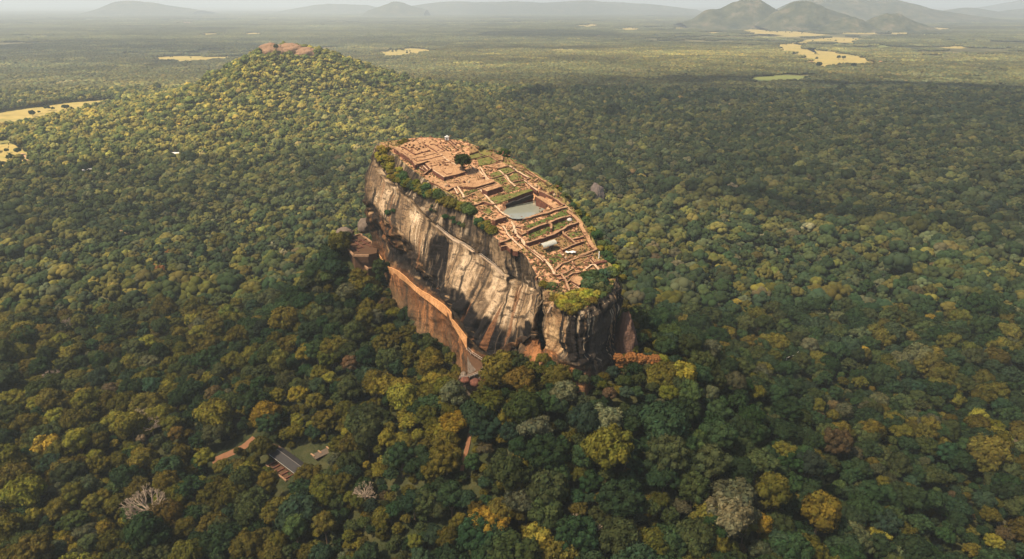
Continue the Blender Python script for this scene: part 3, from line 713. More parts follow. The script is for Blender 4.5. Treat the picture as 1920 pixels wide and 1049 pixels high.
wall(1, [(1020,735),(1100,800)], 1.0, 2.4, CREAM, 'left narrow stair strip')
wall(1, [(1090,705),(1190,795)], 1.0, 2.8, CREAM, 'middle narrow stair strip')
wall(1, [(1175,690),(1260,775)], 1.0, 3.2, CREAM, 'right narrow stair strip')
wall(2, [(370,330),(620,490)], 1.0, 4.0, CREAM, 'slanting pale parapet')
wall(2, [(180,420),(250,350),(360,305)], 1.2, 2.4, what='curved side wall')
wall(2, [(590,370),(680,432),(790,400)], 1.2, 3.6, BRICK, 'pit edge wall')
wall(2, [(780,60),(880,40)], 1.6, 1.6, what='wall behind the tree')
wall(2, [(1190,200),(1300,350),(1430,500)], 1.2, 1.2, what='slope side wall')
wall(2, [(900,555),(970,605),(850,605)], .8, 1.3, BRICK, 'small plaza kerb')
wall(2, [(300,590),(480,660),(690,775)], .9, 1.2, SAND, 'plaza rim kerb')
wall(2, [(1340,530),(1500,520)], 1.0, 1.3, BRICK, 'small red stub')
# stone posts of the court
for i, (a, b_) in enumerate([(710,290),(790,270),(830,320),(880,280),(770,320),(860,320),(1020,290),(1090,320),(1130,285),(950,320),(1000,360),(960,380),(920,355),(1060,420),(620,320),(640,360),(1470,230),(1580,230)]):
    x, y = kp(1, [(a, b_)])[0]; p = PS(x, y, 3.2); mb = MB()
    rz = random.uniform(0, 3); hh = random.uniform(.7, 1.3); sx = random.uniform(.9, 2.0)
    mb.box((p[0], p[1], p[2]+hh/2-.1), (sx, .8, hh+.2), rz, 0); mb.box((p[0], p[1], p[2]+hh+.06), (sx+.12, .92, .12), rz, 1)
    o = mb.obj('stone_block', [BRICK, COPE], loc=(p[0], p[1], p[2])); tag(o, uniq('small brown block in the palace ruins '+landmark_phrase(p[0], p[1], ['the palace court'], 2)), 'block', 'loose blocks of the palace court')
for i, (k_, a, b_) in enumerate([(2,660,690),(2,720,700),(2,1050,610),(2,1150,600),(2,1480,520),(2,1340,350),(2,500,330),(2,520,240),(2,640,240),(6,950,395),(6,1000,490),(6,1100,590),(5,530,350),(5,640,400),(5,850,500),(5,920,540),(5,1000,570),(8,380,365),(8,700,295)]):
    x, y = kp(k_, [(a, b_)])[0]; lf = 3.0 if (k_ == 2 and b_ < 300) else .9
    p = PS(x, y, lf); mb = MB(); rz = random.uniform(0, 3)
    mb.box((p[0], p[1], p[2]+.3), (random.uniform(1.4, 2.6), random.uniform(.8, 1.4), .9), rz, 0); mb.box((p[0]+.3, p[1]+.2, p[2]+.9), (.9, .7, .5), rz+.4, 0)
    o = mb.obj('rubble_heap', [BRICK if i % 3 else CREAM], loc=(p[0], p[1], p[2])); tag(o, uniq('small heap of rubble '+landmark_phrase(p[0], p[1], SUM, 2)), 'rubble', 'rubble heaps of the ruins')

# shelter roof, tarpaulin, boulders, white kiosk
METAL = simple('weathered_metal', (0.3108, 0.3182, 0.2812), .5, .25, 1.2, .3, .1)
WHITE = simple('whitewash', (0.5550, 0.5402, 0.5180), .8, .08, 1)
DARKM = simple('dark_timber', (.05, .045, .04), .7, .2, 2)
def vault(a, b_, wd, rise, name, label):
    """half-barrel roof on posts from a to b"""
    a = np.array(a); b_ = np.array(b_); d = b_-a; L = np.linalg.norm(d[:2]); u = d/L; nrm = np.array((-u[1], u[0], 0))
    root = empty(name, tuple((a+b_)/2), label, 'shelter'); c = (a+b_)/2
    V = []; n_ = 14; m_ = 9
    for th in (0, -.12):
        for i in range(m_+1):
            for j in range(n_+1):
                an = math.pi*j/n_; p = a+d*i/m_+nrm*(math.cos(an)*(wd/2+th))+np.array((0, 0, 2.0+math.sin(an)*(rise+th)+(.06 if i % 2 else 0)))
                V.append(p-c)
    F = []; M_ = (m_+1)*(n_+1)
    for i in range(m_):
        for j in range(n_):
            q0 = i*(n_+1)+j; F.append([q0, q0+1, q0+n_+2, q0+n_+1]); F.append([M_+q0, M_+q0+n_+1, M_+q0+n_+2, M_+q0+1])
    mesh_obj('roof_sheet', V, F, METAL, root)
    for i in (0, .33, .66, 1):
        for s_2 in (-1, 1):
            p = a+d*i+nrm*(s_2*wd/2)-c; mb = MB(); mb.tube((p[0], p[1], -1.5), (p[0], p[1], 2.0), .09, .09, 6); mb.obj('post', [DARKM], root)
vault(PS(1015, 469, 1.8), PS(1040, 461, 1.8), 5.2, 2.0, 'tunnel_shelter', 'grey half-barrel metal roof over a dig in the dry grass court')
p = PS(1070, 474, 1.0); V = []; n_ = 13
for i in range(n_):
    for j in range(7):
        x = (i/(n_-1)-.5)*6.5; y = (j/6-.5)*3.2; V.append((x, y, .5+.5*fb(x+5, y+3, 1.5, 4, 2)+.3*math.sin(x)))
o = fast_obj('tarpaulin', V, grid_faces(n_, 7), WHITE); o.location = p; o.rotation_euler = (0, 0, -.25); md = o.modifiers.new('thickness', 'SOLIDIFY'); md.thickness = .06
tag(o, 'crumpled white tarpaulin lying in the straw coloured court', 'tarpaulin')
def boulder(name, loc, r, label, cat='boulder', m_=None, group=None, seed=0, sub=4, sc=(1, 1, .75)):
    import bmesh
    bm = bmesh.new(); bmesh.ops.create_icosphere(bm, subdivisions=sub, radius=1)
    for v in bm.verts:
        d = 1+.20*noise.noise(v.co*1.4+Vector((seed, 0, 0)))+.14*noise.noise(v.co*3.1+Vector((0, seed, 0)))+.07*noise.noise(v.co*7)+.03*noise.noise(v.co*15)
        v.co = Vector((v.co.x*sc[0], v.co.y*sc[1], v.co.z*sc[2]))*d*r
    me = bpy.data.meshes.new(name); bm.to_mesh(me); bm.free(); me.materials.append(m_ or PLAINROCK)
    me.polygons.foreach_set('use_smooth', np.ones(len(me.polygons), bool))
    o = bpy.data.objects.new(name, me); COL.objects.link(o); o.location = loc; tag(o, label, cat, group); return o
p = PS(1068, 413, .2); boulder('boulder', p, 2.0, 'pale grey boulder in the bright green strip near the east rim', m_=simple('grey_stone', (.38, .36, .33)), sub=3)
p = PS(1033, 491, .2); boulder('boulder', p, 1.0, 'small pale boulder at the edge of the vivid green patch', m_=simple('pale_stone', (.62, .45, .33)), sub=3)
kr = empty('lookout_hut', tuple(PS(838, 263, .2)), 'tiny white hut on the highest back edge of the summit', 'hut')
mb = MB(); mb.box((0, 0, 1.2), (3.2, 2.6, 2.4)); mb.obj('wall', [WHITE], kr)
mb = MB(); mb.box((0, 0, 2.7), (3.8, 3.2, .3)); mb.box((.2, 0, 3.4), (1.6, 1.2, 1.1)); mb.obj('roof', [WHITE], kr)
mb = MB(); mb.box((0, -1.34, .95), (1.0, .1, 1.9)); mb.obj('doorway', [DARKM], kr)
mb = MB(); pp = PS(1123, 485, .3); mb.tube((0, 0, 0), (0, 0, 4.2), .35, .22, 8); mb.tube((0, 0, 4.2), (0, 0, 4.6), .5, .3, 8)
o = mb.obj('stone_post', [WHITE], loc=None); o.location = pp; tag(o, 'single white post at the southeast corner of the ruins', 'post')

def scatter_summit(n_, seed, f):
    r_ = np.random.default_rng(seed); out = []
    while len(out) < n_:
        q_ = PS(r_.uniform(715, 1165), r_.uniform(262, 585), 0); rim = [tuple(v) for v in RIM[::20, :2]]
        if not inside(rim, np.array([q_[0]]), np.array([q_[1]]))[0] or inside([tuple(v) for v in POND2[:, :2]], np.array([q_[0]]), np.array([q_[1]]))[0]: continue
        out.append(f(r_, q_))
    return out
mb = MB()
def stone(r_, q_):
    s_ = r_.uniform(.35, 1.1); l_ = r_.choice([.15, .4, .9, 3.3], p=[.5, .3, .15, .05]) if q_[1] < 520 else r_.choice([.2, 3.4], p=[.4, .6]); mb.box((q_[0], q_[1], q_[2]+l_), (s_*r_.uniform(1, 2.6), s_, s_*.7), r_.uniform(0, 3))
scatter_summit(1500, 5, stone); o = mb.obj('rubble', [simple('rubble_stone', (.17, .085, .05), .9, .5, .3)]); tag(o, 'loose brick rubble strewn over the summit ruins', kind='stuff')
GV, GF = [], []
def tuft(r_, q_):
    for _ in range(7):
        a_ = r_.uniform(0, 6.28); l_ = r_.uniform(.3, .8); b0 = q_+np.array((r_.uniform(-.7, .7), r_.uniform(-.7, .7), .1 if r_.random() < .7 else .5)); k_ = len(GV)
        GV.extend([b0, b0+np.array((math.cos(a_)*l_, math.sin(a_)*l_, .1)), b0+np.array((math.cos(a_)*l_*.6, math.sin(a_)*l_*.6, l_)), b0+np.array((-math.sin(a_)*.3, math.cos(a_)*.3, l_*.8))]); GF.append([k_, k_+1, k_+2, k_+3])
scatter_summit(2600, 6, tuft); o = fast_obj('grass', np.array(GV), np.array(GF), simple('tuft_grass', (.085, .085, .03), .9, .4, .4)); tag(o, 'sparse weeds and grass tufts growing over the summit ruins', kind='stuff')

# mirror wall along the gallery
UW = [(707,472),(712,481),(719,490),(727,501),(738,504),(748,510),(757,517),(766,526),(777,536),(789,545),(801,551),(814,560),(826,568),(836,576),(845,586),(847,599),(856,609),(866,622),(875,634),(875,652)]
LW = [(708,478),(712,487),(721,501),(731,513),(741,517),(751,522),(761,529),(768,535),(777,544),(789,554),(801,563),(813,572),(825,582),(836,591),(845,600),(850,611),(858,624),(866,637),(873,650),(876,658)]
MW = topping('orange_plaster', [(.3, (.30, .145, .06)), (.5, (.46, .235, .10)), (.7, (.52, .29, .14))], .16, (.26, .125, .055))
Vw = []
def densify(L_):
    return [(L_[i][0]+(L_[i+1][0]-L_[i][0])*k_/4, L_[i][1]+(L_[i+1][1]-L_[i][1])*k_/4) for i in range(len(L_)-1) for k_ in range(4)]+[L_[-1]]
UW = [(a_, b_+random.uniform(-.45, .45)) for a_, b_ in densify(UW)]; LW = densify(LW)
for i, (u_, l_) in enumerate(zip(UW, LW)):
    t = i/(len(UW)-1)
    # follow the gallery ledge of the rock
    dd = np.hypot(ring[:19, 5, 0]-0, 0)
    pxs = np.array([c[5][0] for c in COLS]); Ys = ring[:19, 5, 1]
    Y = np.interp(l_[0], pxs, Ys)-4.2
    lo = PY(l_[0], l_[1], Y); up = PY(u_[0], u_[1], Y+.25)
    if up[2]-lo[2] < 1.5: up[2] = lo[2]+1.5
    Vw += [lo-np.array((0, 0, .6)), up, up+np.array((.45, .9, 0)), lo+np.array((.45, .9, -.6))]
n_ = len(UW); F = []
for i in range(n_-1):
    for j in range(4):
        a = i*4+j; b_ = i*4+(j+1) % 4; F.append([a, b_, b_+4, a+4])
F += [[0, 3, 2, 1], [n_*4-4, n_*4-3, n_*4-2, n_*4-1]]
F = [f for f in F]
o = mesh_obj('gallery_wall', Vw, F, MW, loc=Vw[0]); tag(o, 'long smooth orange plastered wall winding along the west cliff ledge', 'wall')
# stone path behind and stair line along cliff (iron stairs)
def walkway(pts, name, label, rail=True, w_=1.3, mt=None, cat='stairway', rails_h=1.1):
    P = [np.array(p) for p in pts]; c = P[0]; root = empty(name, tuple(c), label, cat)
    mb = MB(); rb = MB()
    for i in range(len(P)-1):
        a, b_ = P[i], P[i+1]; L = np.linalg.norm(b_-a); n_ = max(1, int(L/.9)); ang = math.atan2(b_[1]-a[1], b_[0]-a[0])
        for j in range(n_):
            q0 = a+(b_-a)*(j+.5)/n_-c; mb.box(q0, (L/n_*1.02, w_, .18), ang)
        if rail:
            nn = np.array((-math.sin(ang), math.cos(ang), 0))*w_/2
            for s_2 in (-1, 1):
                rb.tube(a-c+nn*s_2+(0, 0, rails_h), b_-c+nn*s_2+(0, 0, rails_h), .09, .09, 5)
                m2 = max(1, int(L/3))
                for j in range(m2+1):
                    q0 = a+(b_-a)*j/m2-c+nn*s_2; rb.tube(q0-(0, 0, .4), q0+(0, 0, rails_h), .06, .06, 4)
    mb.obj('treads', [mt or CREAM], root)
    if rail: rb.obj('railing', [DEADWOOD], root)
    return root
def onrock(px, py, push=1.0):
    """nearest rock vertex that projects to this pixel, pushed a little out of the face"""
    u_, v_, f_ = project((V3[:, 0], V3[:, 1], V3[:, 2])); dd = (u_-px)**2+(v_-py)**2
    c = np.where(dd < 9)[0]
    if len(c) == 0: c = np.array([np.argmin(dd)])
    j = c[np.argmin(f_[c])]; d = -V3[j]+np.array((0, 0, CAMZ)); d = d/np.linalg.norm(d)
    return V3[j]+d*push
walkway([onrock(818, 422, 1.5), onrock(834, 434, 1.5), onrock(849, 448, 1.5), onrock(868, 460, 1.5), onrock(890, 471, 1.5)], 'cliff_stairway', 'pale stairway slanting along the brow of the west cliff', w_=1.6)
walkway([onrock(903, 478, 1.2), onrock(925, 495, 1.2), onrock(943, 515, 1.2)], 'cliff_stairway', 'thin stair ledge continuing down the grey cliff below the summit corner', w_=1.4)
walkway([onrock(1046, 556, 1.2), onrock(1034, 572, 1.2), onrock(1027, 588, 1.2)], 'cliff_stairway', 'short tan stairway at the top of the buff pillar by the dark cleft', w_=2.2)

# ------------------------------------------------------------------ south gate ruins at the cliff foot
def clear_at(px, py, up=0): return PG(px, py, up)
TERR = simple('trodden_earth', (0.0710, 0.0389, 0.0222), .95, .3, .5)
gate = PY(893, 700, 372)
root = empty('entrance_terrace', tuple(gate), 'broken brown entrance terrace with railings and steps at the foot of the cliff', 'terrace')
GP = {}
def gp(px, py, up): p = PY(px, py, gate[1]+(700-py)*.35); return p
pts = [(858,712),(868,706),(886,708),(902,704),(918,690),(912,680),(896,668),(882,660),(876,668),(884,684),(893,694),(880,702),(862,705)]
Pg = np.array([gp(a, b, 0) for a, b in pts]); cg = Pg.mean(0); n_ = len(Pg)
lo = Pg.copy(); lo[:, 2] -= 34
import mathutils.geometry as mg
tri = [list(tt) for tt in mg.tessellate_polygon([[Vector(p) for p in Pg]])]
mesh_obj('platform', np.vstack([Pg, lo])-gate, tri+[[i, (i+1) % n_, n_+(i+1) % n_, n_+i] for i in range(n_)], [TERR, PLAINROCK], root, fm=[0]*len(tri)+[1]*n_)
walkway([gp(876, 658, 0)+(0, 0, 1), gp(884, 666, 0)+(0, 0, 1), gp(898, 675, 0)+(0, 0, 1), gp(914, 686, 0)+(0, 0, 1)], 'gate_stairway', 'upper railed stairway from the orange wall down to the brown entrance terrace', w_=1.6, mt=TERR)
walkway([gp(914, 688, 0)+(0, 0, 1.2), gp(901, 702, 0)+(0, 0, 1.2)], 'gate_stairway', 'short whitish steps in the middle of the brown entrance terrace', w_=1.6, mt=CREAM)
walkway([gp(916, 690, 0)+(0, 0, 1.2), gp(908, 704, 0)+(0, 0, 1), gp(900, 716, 0)+(0, 0, 1)], 'gate_stairway', 'lower right stairway beside the red rubble of the entrance terrace', w_=1.6, mt=BRICK)
walkway([gp(898, 704, 0)+(0, 0, 1.2), gp(880, 710, 0)+(0, 0, 1), gp(862, 712, 0)+(0, 0, 1)], 'gate_stairway', 'dark railed walkway along the front of the brown entrance terrace', w_=1.4, mt=DARKM)
for px, py, r, lab in [(872,714,3.2,'reddish boulder left of the dark gap below the entrance terrace'),(891,718,3.4,'reddish boulder right of the dark gap below the entrance terrace'),(914,708,2.4,'red rubble boulder nearest the lower right stairway'),(922,700,2.2,'red rubble boulder at the right edge of the entrance terrace'),(908,712,1.8,'small red rubble boulder beneath the lower right stairway'),(869,702,2.0,'brown boulder on the left tip of the entrance terrace')]:
    p = gp(px, py, 0); boulder('boulder', p, r, lab, m_=BRICK if 'red' in lab else PLAINROCK, sub=3, seed=px, group='boulders of the entrance terrace')
# straight path below
def strip(pts, w_, mt, name, label, kind='structure', up=.3):
    P = []
    for i in range(len(pts)-1):
        a, b_ = pts[i], pts[i+1]; L = np.linalg.norm(b_-a); n_ = max(2, int(L/3))
        for j in range(n_): P.append(a+(b_-a)*j/n_)
    P.append(pts[-1]); P = np.array(P); T = np.gradient(P[:, :2], axis=0); T /= np.linalg.norm(T, axis=1, keepdims=True); Nn = np.stack([-T[:, 1], T[:, 0]], 1)
    V = []
    for s_2 in (-1, -.4, .4, 1):
        xy = P[:, :2]+Nn*s_2*w_/2*(1+.25*fb(P[:, 0], P[:, 1]+s_2*50, 9, 5, 2))[:, None]; V.append(np.column_stack([xy, height(xy[:, 0], xy[:, 1])+up]))
    V = np.stack(V, 1).reshape(-1, 3); o = fast_obj(name, V, grid_faces(len(P), 4), mt, smooth=True); tag(o, label, kind=kind); return o
REDE = simple('red_earth', (.15, .075, .04), .95, .3, .3)
PATHP = [PG(895, 720), PG(897, 745), PG(893, 770), PG(884, 800), PG(877, 835), PG(868, 872), PG(862, 905)]
strip(PATHP, 2.6, REDE, 'path', 'straight narrow path running down from the entrance through the trees')
TRK = [PG(398, 866), PG(430, 852), PG(455, 840), PG(478, 822)]
strip(TRK, 6.5, REDE, 'path', 'reddish earth track showing between the trees at lower left')
# dark roofed building
bl = PG(540, 868, 4)
br = empty('forest_building', tuple(bl), 'long dark roofed building in a clearing at lower left', 'building')
e0 = PG(520, 850, 4); e1 = PG(572, 882, 4); ang = math.atan2(e1[1]-e0[1], e1[0]-e0[0]); LB = float(np.linalg.norm((e1-e0)[:2])); br.rotation_euler = (0, 0, ang); br.location = tuple((e0+e1)/2+np.array((0, 0, -4)))
ROOFD = simple('dark_roofing', (.030, .028, .028), .55, .3, .8, .3, .1); ROOFB = simple('rusty_roofing', (.12, .075, .05), .8, .25, 1.0)
def gable(mb, x0, x1, wy, z0, zr, m=0, yo=0):
    V = [(x0, yo-wy, z0), (x1, yo-wy, z0), (x1, yo, zr), (x0, yo, zr), (x0, yo+wy, z0), (x1, yo+wy, z0)]
    V2 = [(a, b_, c_-.3) for a, b_, c_ in V]
    mb.add(V+V2, [[0, 1, 2, 3], [3, 2, 5, 4], [6, 9, 8, 7], [9, 10, 11, 8], [0, 3, 9, 6], [3, 4, 10, 9], [1, 7, 8, 2], [2, 8, 11, 5], [0, 6, 7, 1], [4, 5, 11, 10]], m)
mb = MB(); mb.box((0, 0, 1.5), (LB, 7.5, 4.0)); mb.obj('wall', [TERR], br)
mb = MB(); gable(mb, -LB/2-1, LB/2+1, 5.0, 3.7, 5.9); rf = mb.obj('roof', [ROOFD], br)
mb = MB(); mb.box((0, 0, 5.98), (LB+2.2, .35, .2)); mb.obj('ridge_cap', [simple('dull_metal', (.11, .10, .09), .6)], rf)
mb = MB(); mb.box((0, -5.1, 3.65), (LB+2.2, .16, .16)); mb.box((LB/2+1.1, -2.4, 3.75), (.3, 5.2, .25)); mb.obj('gutter', [METAL], rf)
for xx in (-6, -2, 2, 6):
    mb = MB(); mb.box((xx*LB/22, -3.8, 1.9), (1.4, .12, 1.3)); mb.obj('window', [DARKM], br)
mb = MB(); mb.box((-LB/2-4.5, 0, 1.5), (7, 7, 4.0)); mb.obj('side_wing', [TERR], br)
mb = MB(); gable(mb, -LB/2-8.5, -LB/2-1.1, 4.6, 3.5, 5.5); mb.obj('wing_roof', [ROOFB], br)
t2 = empty('brick_foundation', tuple(PG(528, 884)), 'low ruined brick foundation in front of the dark roofed building', 'ruin'); t2.rotation_euler = (0, 0, ang)
mb = MB(); mb.box((0, 0, .4), (24, 8, .8)); mb.obj('floor_slab', [TERR], t2)
for j in range(5):
    mb = MB(); mb.box((-10+j*5, 0, 1.2), (.8, 7.8, 1.0)); mb.obj('cross_wall', [BRICK], t2)
mb = MB(); mb.box((0, -3.9, 1.2), (24, .7, .9)); mb.obj('front_wall', [COPE], t2)
t3p = PG(608, 850); t3 = empty('paved_terrace', tuple(t3p), 'grey brown paved ruin right of the dark roofed building', 'ruin'); t3.rotation_euler = (0, 0, .75)
mb = MB(); mb.box((0, 0, .4), (15, 6, .8)); mb.obj('floor_slab', [simple('worn_paving', (.085, .065, .048))], t3)
mb = MB(); [mb.box((x_, 2, 1.0), (.8, 4, .6), .1) for x_ in (-7, -2, 4)]; mb.obj('kerb', [COPE], t3)
# excavated terraces at the west foot
tw = PY(662, 462, 560); tb = empty('brick_terrace', tuple(tw), 'rectangular excavated brick terrace with small cells beside the west cliff', 'ruin')
def wp(px, py, z): return PZ(px, py, z)
zt = tw[2]
def slab(parent, pts, z, th, mt, nm):
    P = np.array([wp(a, b_, z) for a, b_ in pts]); n_ = len(P); lo = P.copy(); lo[:, 2] -= th
    tri = [list(tt) for tt in mg.tessellate_polygon([[Vector(p) for p in P]])]
    o = mesh_obj(nm, np.vstack([P, lo])-np.array(parent.location), tri+[[i, (i+1) % n_, n_+(i+1) % n_, n_+i] for i in range(n_)], mt, parent); return o
slab(tb, [(640,450),(676,439),(708,462),(706,475),(690,478),(664,478)], zt, 18, TERR, 'floor')
def rib(parent, pts, z, w_, h, mt, nm, down=.5):
    P = np.array([wp(a, b_, z+h) for a, b_ in pts]); mb = MB()
    for i in range(len(P)-1):
        a, b_ = P[i], P[i+1]; L = np.linalg.norm((b_-a)[:2]); an = math.atan2(b_[1]-a[1], b_[0]-a[0]); c_ = (a+b_)/2
        mb.box((c_[0]-parent.location[0], c_[1]-parent.location[1], c_[2]-parent.location[2]-(h+down)/2), (L+w_, w_, h+down), an)
    return mb.obj(nm, [mt], parent)
for pts in ([(640,449),(676,438),(706,460)], [(640,449),(663,478)], [(663,478),(690,478)]): rib(tb, pts, zt, 1.2, 1.2, COPE, 'outer_wall')
for pts in ([(648,453),(672,470)], [(657,447),(682,464)], [(668,443),(695,462)], [(650,458),(664,453)], [(656,463),(672,458)], [(662,468),(680,463)], [(672,452),(686,448)], [(680,458),(694,454)]): rib(tb, pts, zt, .9, .8, BRICK, 'cell_wall')
t4 = empty('stepped_ruin', tuple(PY(690, 490, 552)), 'reddish stepped ruin below the brick terrace beside the cliff', 'ruin'); z4 = t4.location[2]
slab(t4, [(668,478),(705,478),(708,500),(690,505),(676,498)], z4, 20, TERR, 'floor')
for pts in ([(664,480),(690,503)], [(684,480),(688,494),(702,496)]): rib(t4, pts, z4, 1.1, 1.4, COPE, 'step_wall')
boulder('outcrop', PY(684, 412, 588)-np.array((0, 0, 6)), 7, 'pink grey rock outcrop just left of the north edge of the great rock', 'rock', m_=simple('pink_granite', (.13, .10, .078), .9, .3, .2, .8, 1), seed=6, sc=(1, 1, 1))
boulder('boulder', PY(645, 432, 580)-np.array((0, 0, 3)), 6.5, 'rounded grey boulder above the brick terrace left of the cliff', m_=bpy.data.materials['pink_granite'], seed=4, sc=(1.2, 1, .8))
# big boulder in the forest on the right and red-brown side slab of the nose
p = PG(1118, 372); p[2] += 3; boulder('boulder', p, 17, 'big smooth grey brown boulder rising from the forest right of the rock', m_=simple('brown_granite', (.19, .145, .12), .9, .3, .08, .8, 2), seed=9, sub=5, sc=(.72, 1.0, 1.25))
p = PY(1171, 650, 374); o = boulder('rock_slab', p, 17, 'reddish brown rock slab leaning against the right side of the cliff foot', 'rock', m_=simple('red_granite', (.105, .062, .045), .9, .35, .12, .9, 2), seed=23, sub=5, sc=(.38, .7, 1.20))

# hill-top outcrop
HT = [PY(px, py, Y) for px, py, Y in ((535, 98, 2060), (575, 97, 2065), (600, 104, 2055))]
OUTC = []
for i, (px, py, r, sc, lab) in enumerate([(530,99,34,(1.2,.6,.62),'orange brown bare cliff at the top left of the wooded hill'),(558,95,30,(1.3,.7,.6),'middle bare rock outcrop on the summit of the wooded hill'),(590,98,32,(1.1,.7,.6),'pale rock outcrop at the right end of the wooded hill summit'),(402,147,26,(1.3,.7,.35),'small bare rock patch on the left slope of the wooded hill')]):
    p = PG(px, py)
    if i < 3: hx, hy = PID[0]+(-42, 8, 52)[i], PID[1]-(42, 34, 40)[i]; p = np.array((hx, hy, float(height(hx, hy))+(9, 11, 7)[i]))
    OUTC.append((p[0], p[1], r*.9))
    boulder('outcrop', p, r, lab, 'rock', m_=simple('hill_stone', (.22, .135, .085), .9, .35, .02, .8, 4) if i == 0 else bpy.data.materials['hill_stone'], seed=i*7+1, sc=sc)

# ------------------------------------------------------------------ far hazy hills
def hill_material():
    m, t, b = mat('hill_woods'); k = NB(t); co = k.coord(); n = k.noise(co, .006, 9, .75); n2 = k.noise(co, .03, 5)
    k.l(k.ramp(n, [(.38, (.014, .022, .010)), (.52, (.05, .055, .025)), (.64, (.13, .105, .065))]), b.inputs['Base Color']); k.bump(n2, b, 1, 14); return m
HM = hill_material()
def ridge(name, label, Y, prof, depth, seed):
    """prof: (px, py) crest points as seen; built as a real ridge at distance Y with slopes both ways"""
    xs = np.array([PY(a, b_, Y)[0] for a, b_ in prof]); zs = np.array([PY(a, b_, Y)[2] for a, b_ in prof])
    nu, nv = 150, 44; X = np.linspace(xs[0], xs[-1], nu); Zc = np.interp(X, xs, zs)
    Zc = np.convolve(np.pad(Zc, 4, 'edge'), np.ones(9)/9, 'valid')
    V = []
    for i in range(nu):
        for j in range(nv):
            v = (j/(nv-1))*2-1; y = Y+v*depth+fb(X[i], v*depth, 900, seed, 2)*depth*.18
            f = max(0, 1-abs(v)**1.3)**1.1; z = Zc[i]*f
            z *= 1+.30*fb(X[i], y, depth*.45, seed+1, 5)*(1-.5*f); V.append((X[i], y, max(z, -2) if abs(v) < .99 else -6))
    o = fast_obj(name, V, grid_faces(nu, nv), HM, smooth=True); tag(o, label, kind='structure')
ridge('hill', 'conical hazy hill, left one of the pair at the right of the horizon', 9300, [(1275,44),(1300,36),(1318,22),(1332,19),(1345,21),(1368,8),(1392,-4),(1420,-2),(1450,14),(1475,32),(1500,44)], 620, 3)
ridge('hill', 'steep hazy hill in front, second of the pair at the right of the horizon', 8700, [(1415,50),(1440,30),(1462,14),(1485,0),(1510,-2),(1540,8),(1570,22),(1600,34),(1640,48)], 560, 8)
ridge('hills', 'broad high ridge behind the pair of hazy hills', 12500, [(1440,34),(1480,5),(1540,-6),(1600,-10),(1660,-8),(1700,4),(1740,18),(1780,22),(1830,32),(1880,38)], 1500, 12)
ridge('hill', 'low dark wooded mound below the broad ridge, left one', 8000, [(1530,56),(1555,46),(1580,34),(1600,31),(1618,36),(1630,46),(1642,56)], 330, 15)
ridge('hill', 'low dark wooded mound below the broad ridge, right one', 8100, [(1610,56),(1635,36),(1660,25),(1685,27),(1710,38),(1745,52),(1760,58)], 380, 16)
ridge('hills', 'pale flat-topped hill at the far right of the horizon', 16000, [(1700,36),(1760,24),(1800,16),(1825,13),(1850,19),(1880,25),(1920,16),(1990,10),(2060,20),(2150,34)], 1600, 19)
ridge('hills', 'faintest pale hill on the right edge behind the flat-topped one', 24000, [(1780,20),(1850,12),(1900,3),(1960,-6),(2040,2),(2120,20)], 2200, 22)
ridge('hills', 'long faint blue ridge along the middle of the horizon', 21000, [(700,18),(760,12),(800,7),(850,3),(900,6),(960,2),(1040,3),(1100,0),(1160,3),(1230,9),(1300,18)], 2200, 25)
ridge('hills', 'small faint peak left of the middle of the horizon', 17000, [(690,20),(715,11),(735,2),(752,3),(775,12),(800,20)], 900, 28)
ridge('hills', 'low faint hill above the left part of the forest', 19000, [(190,20),(215,6),(240,3),(300,7),(340,14),(380,20)], 1500, 31)
ridge('hills', 'second low faint hill right of the one at upper left', 22000, [(540,18),(590,9),(640,8),(690,10),(730,18)], 1500, 34)
# pale lake slivers and far houses
LKM = simple('pale_lake', (0.4070, 0.4292, 0.4440), .3, .05, .001)
for (pp, lab) in [([(-20,35),(20,31),(62,34),(30,37)], 'thin pale lake at the far left below the horizon'), ([(84,31),(94,29),(101,31),(92,33)], 'tiny pale lake right of the thin lake at far left')]:
    P = np.array([PZ(a, b_, .6) for a, b_ in pp]); o = mesh_obj('lake', P, [[0, 1, 2, 3]], LKM); tag(o, lab, kind='structure')
TILE = simple('red_tile', (0.3700, 0.1628, 0.0962), .8, .15, .5)
def house(px, py, L_, Wd, h_, rz, label, roof=WHITE, wallm=WHITE, up=6):
    p = PG(px, py, up); g = float(height(p[0], p[1])); r = empty('house', (p[0], p[1], g), label, 'house', rz=rz)
    mb = MB(); mb.box((0, 0, h_/2-1), (L_, Wd, h_+2)); mb.obj('wall', [wallm], r)
    mb = MB(); gable(mb, -L_/2-.6, L_/2+.6, Wd/2+.6, h_-.2, h_+Wd*.28); mb.obj('roof', [roof], r)
    mb = MB(); mb.box((0, -Wd/2-.05, 1.3), (1.2, .1, 2.4)); mb.obj('door', [DARKM], r)
    for s_2 in (-1, 1):
        mb = MB(); mb.box((s_2*L_*.3, -Wd/2-.05, h_*.55), (1.6, .1, 1.2)); mb.obj('window', [DARKM], r)
    return p
HOUSES = []
HOUSES.append((*house(331, 288, 17, 9, 6, .1, 'white house alone among the trees left of the rock')[:2], 16))
HOUSES.append((*house(152, 320, 12, 6, 4, .3, 'left one of two small white buildings in the forest at left', up=3)[:2], 10))
HOUSES.append((*house(166, 319, 12, 6, 4, .1, 'right one of two small white buildings in the forest at left', up=3)[:2], 10))
HOUSES.append((*house(1316, 217, 14, 8, 6, .8, 'small house with a pink tiled roof in the forest right of the rock', roof=TILE)[:2], 14))
HOUSES.append((*house(1172, 98, 16, 10, 6, .2, 'tiny white house in the sunlit forest beyond the rock')[:2], 16))
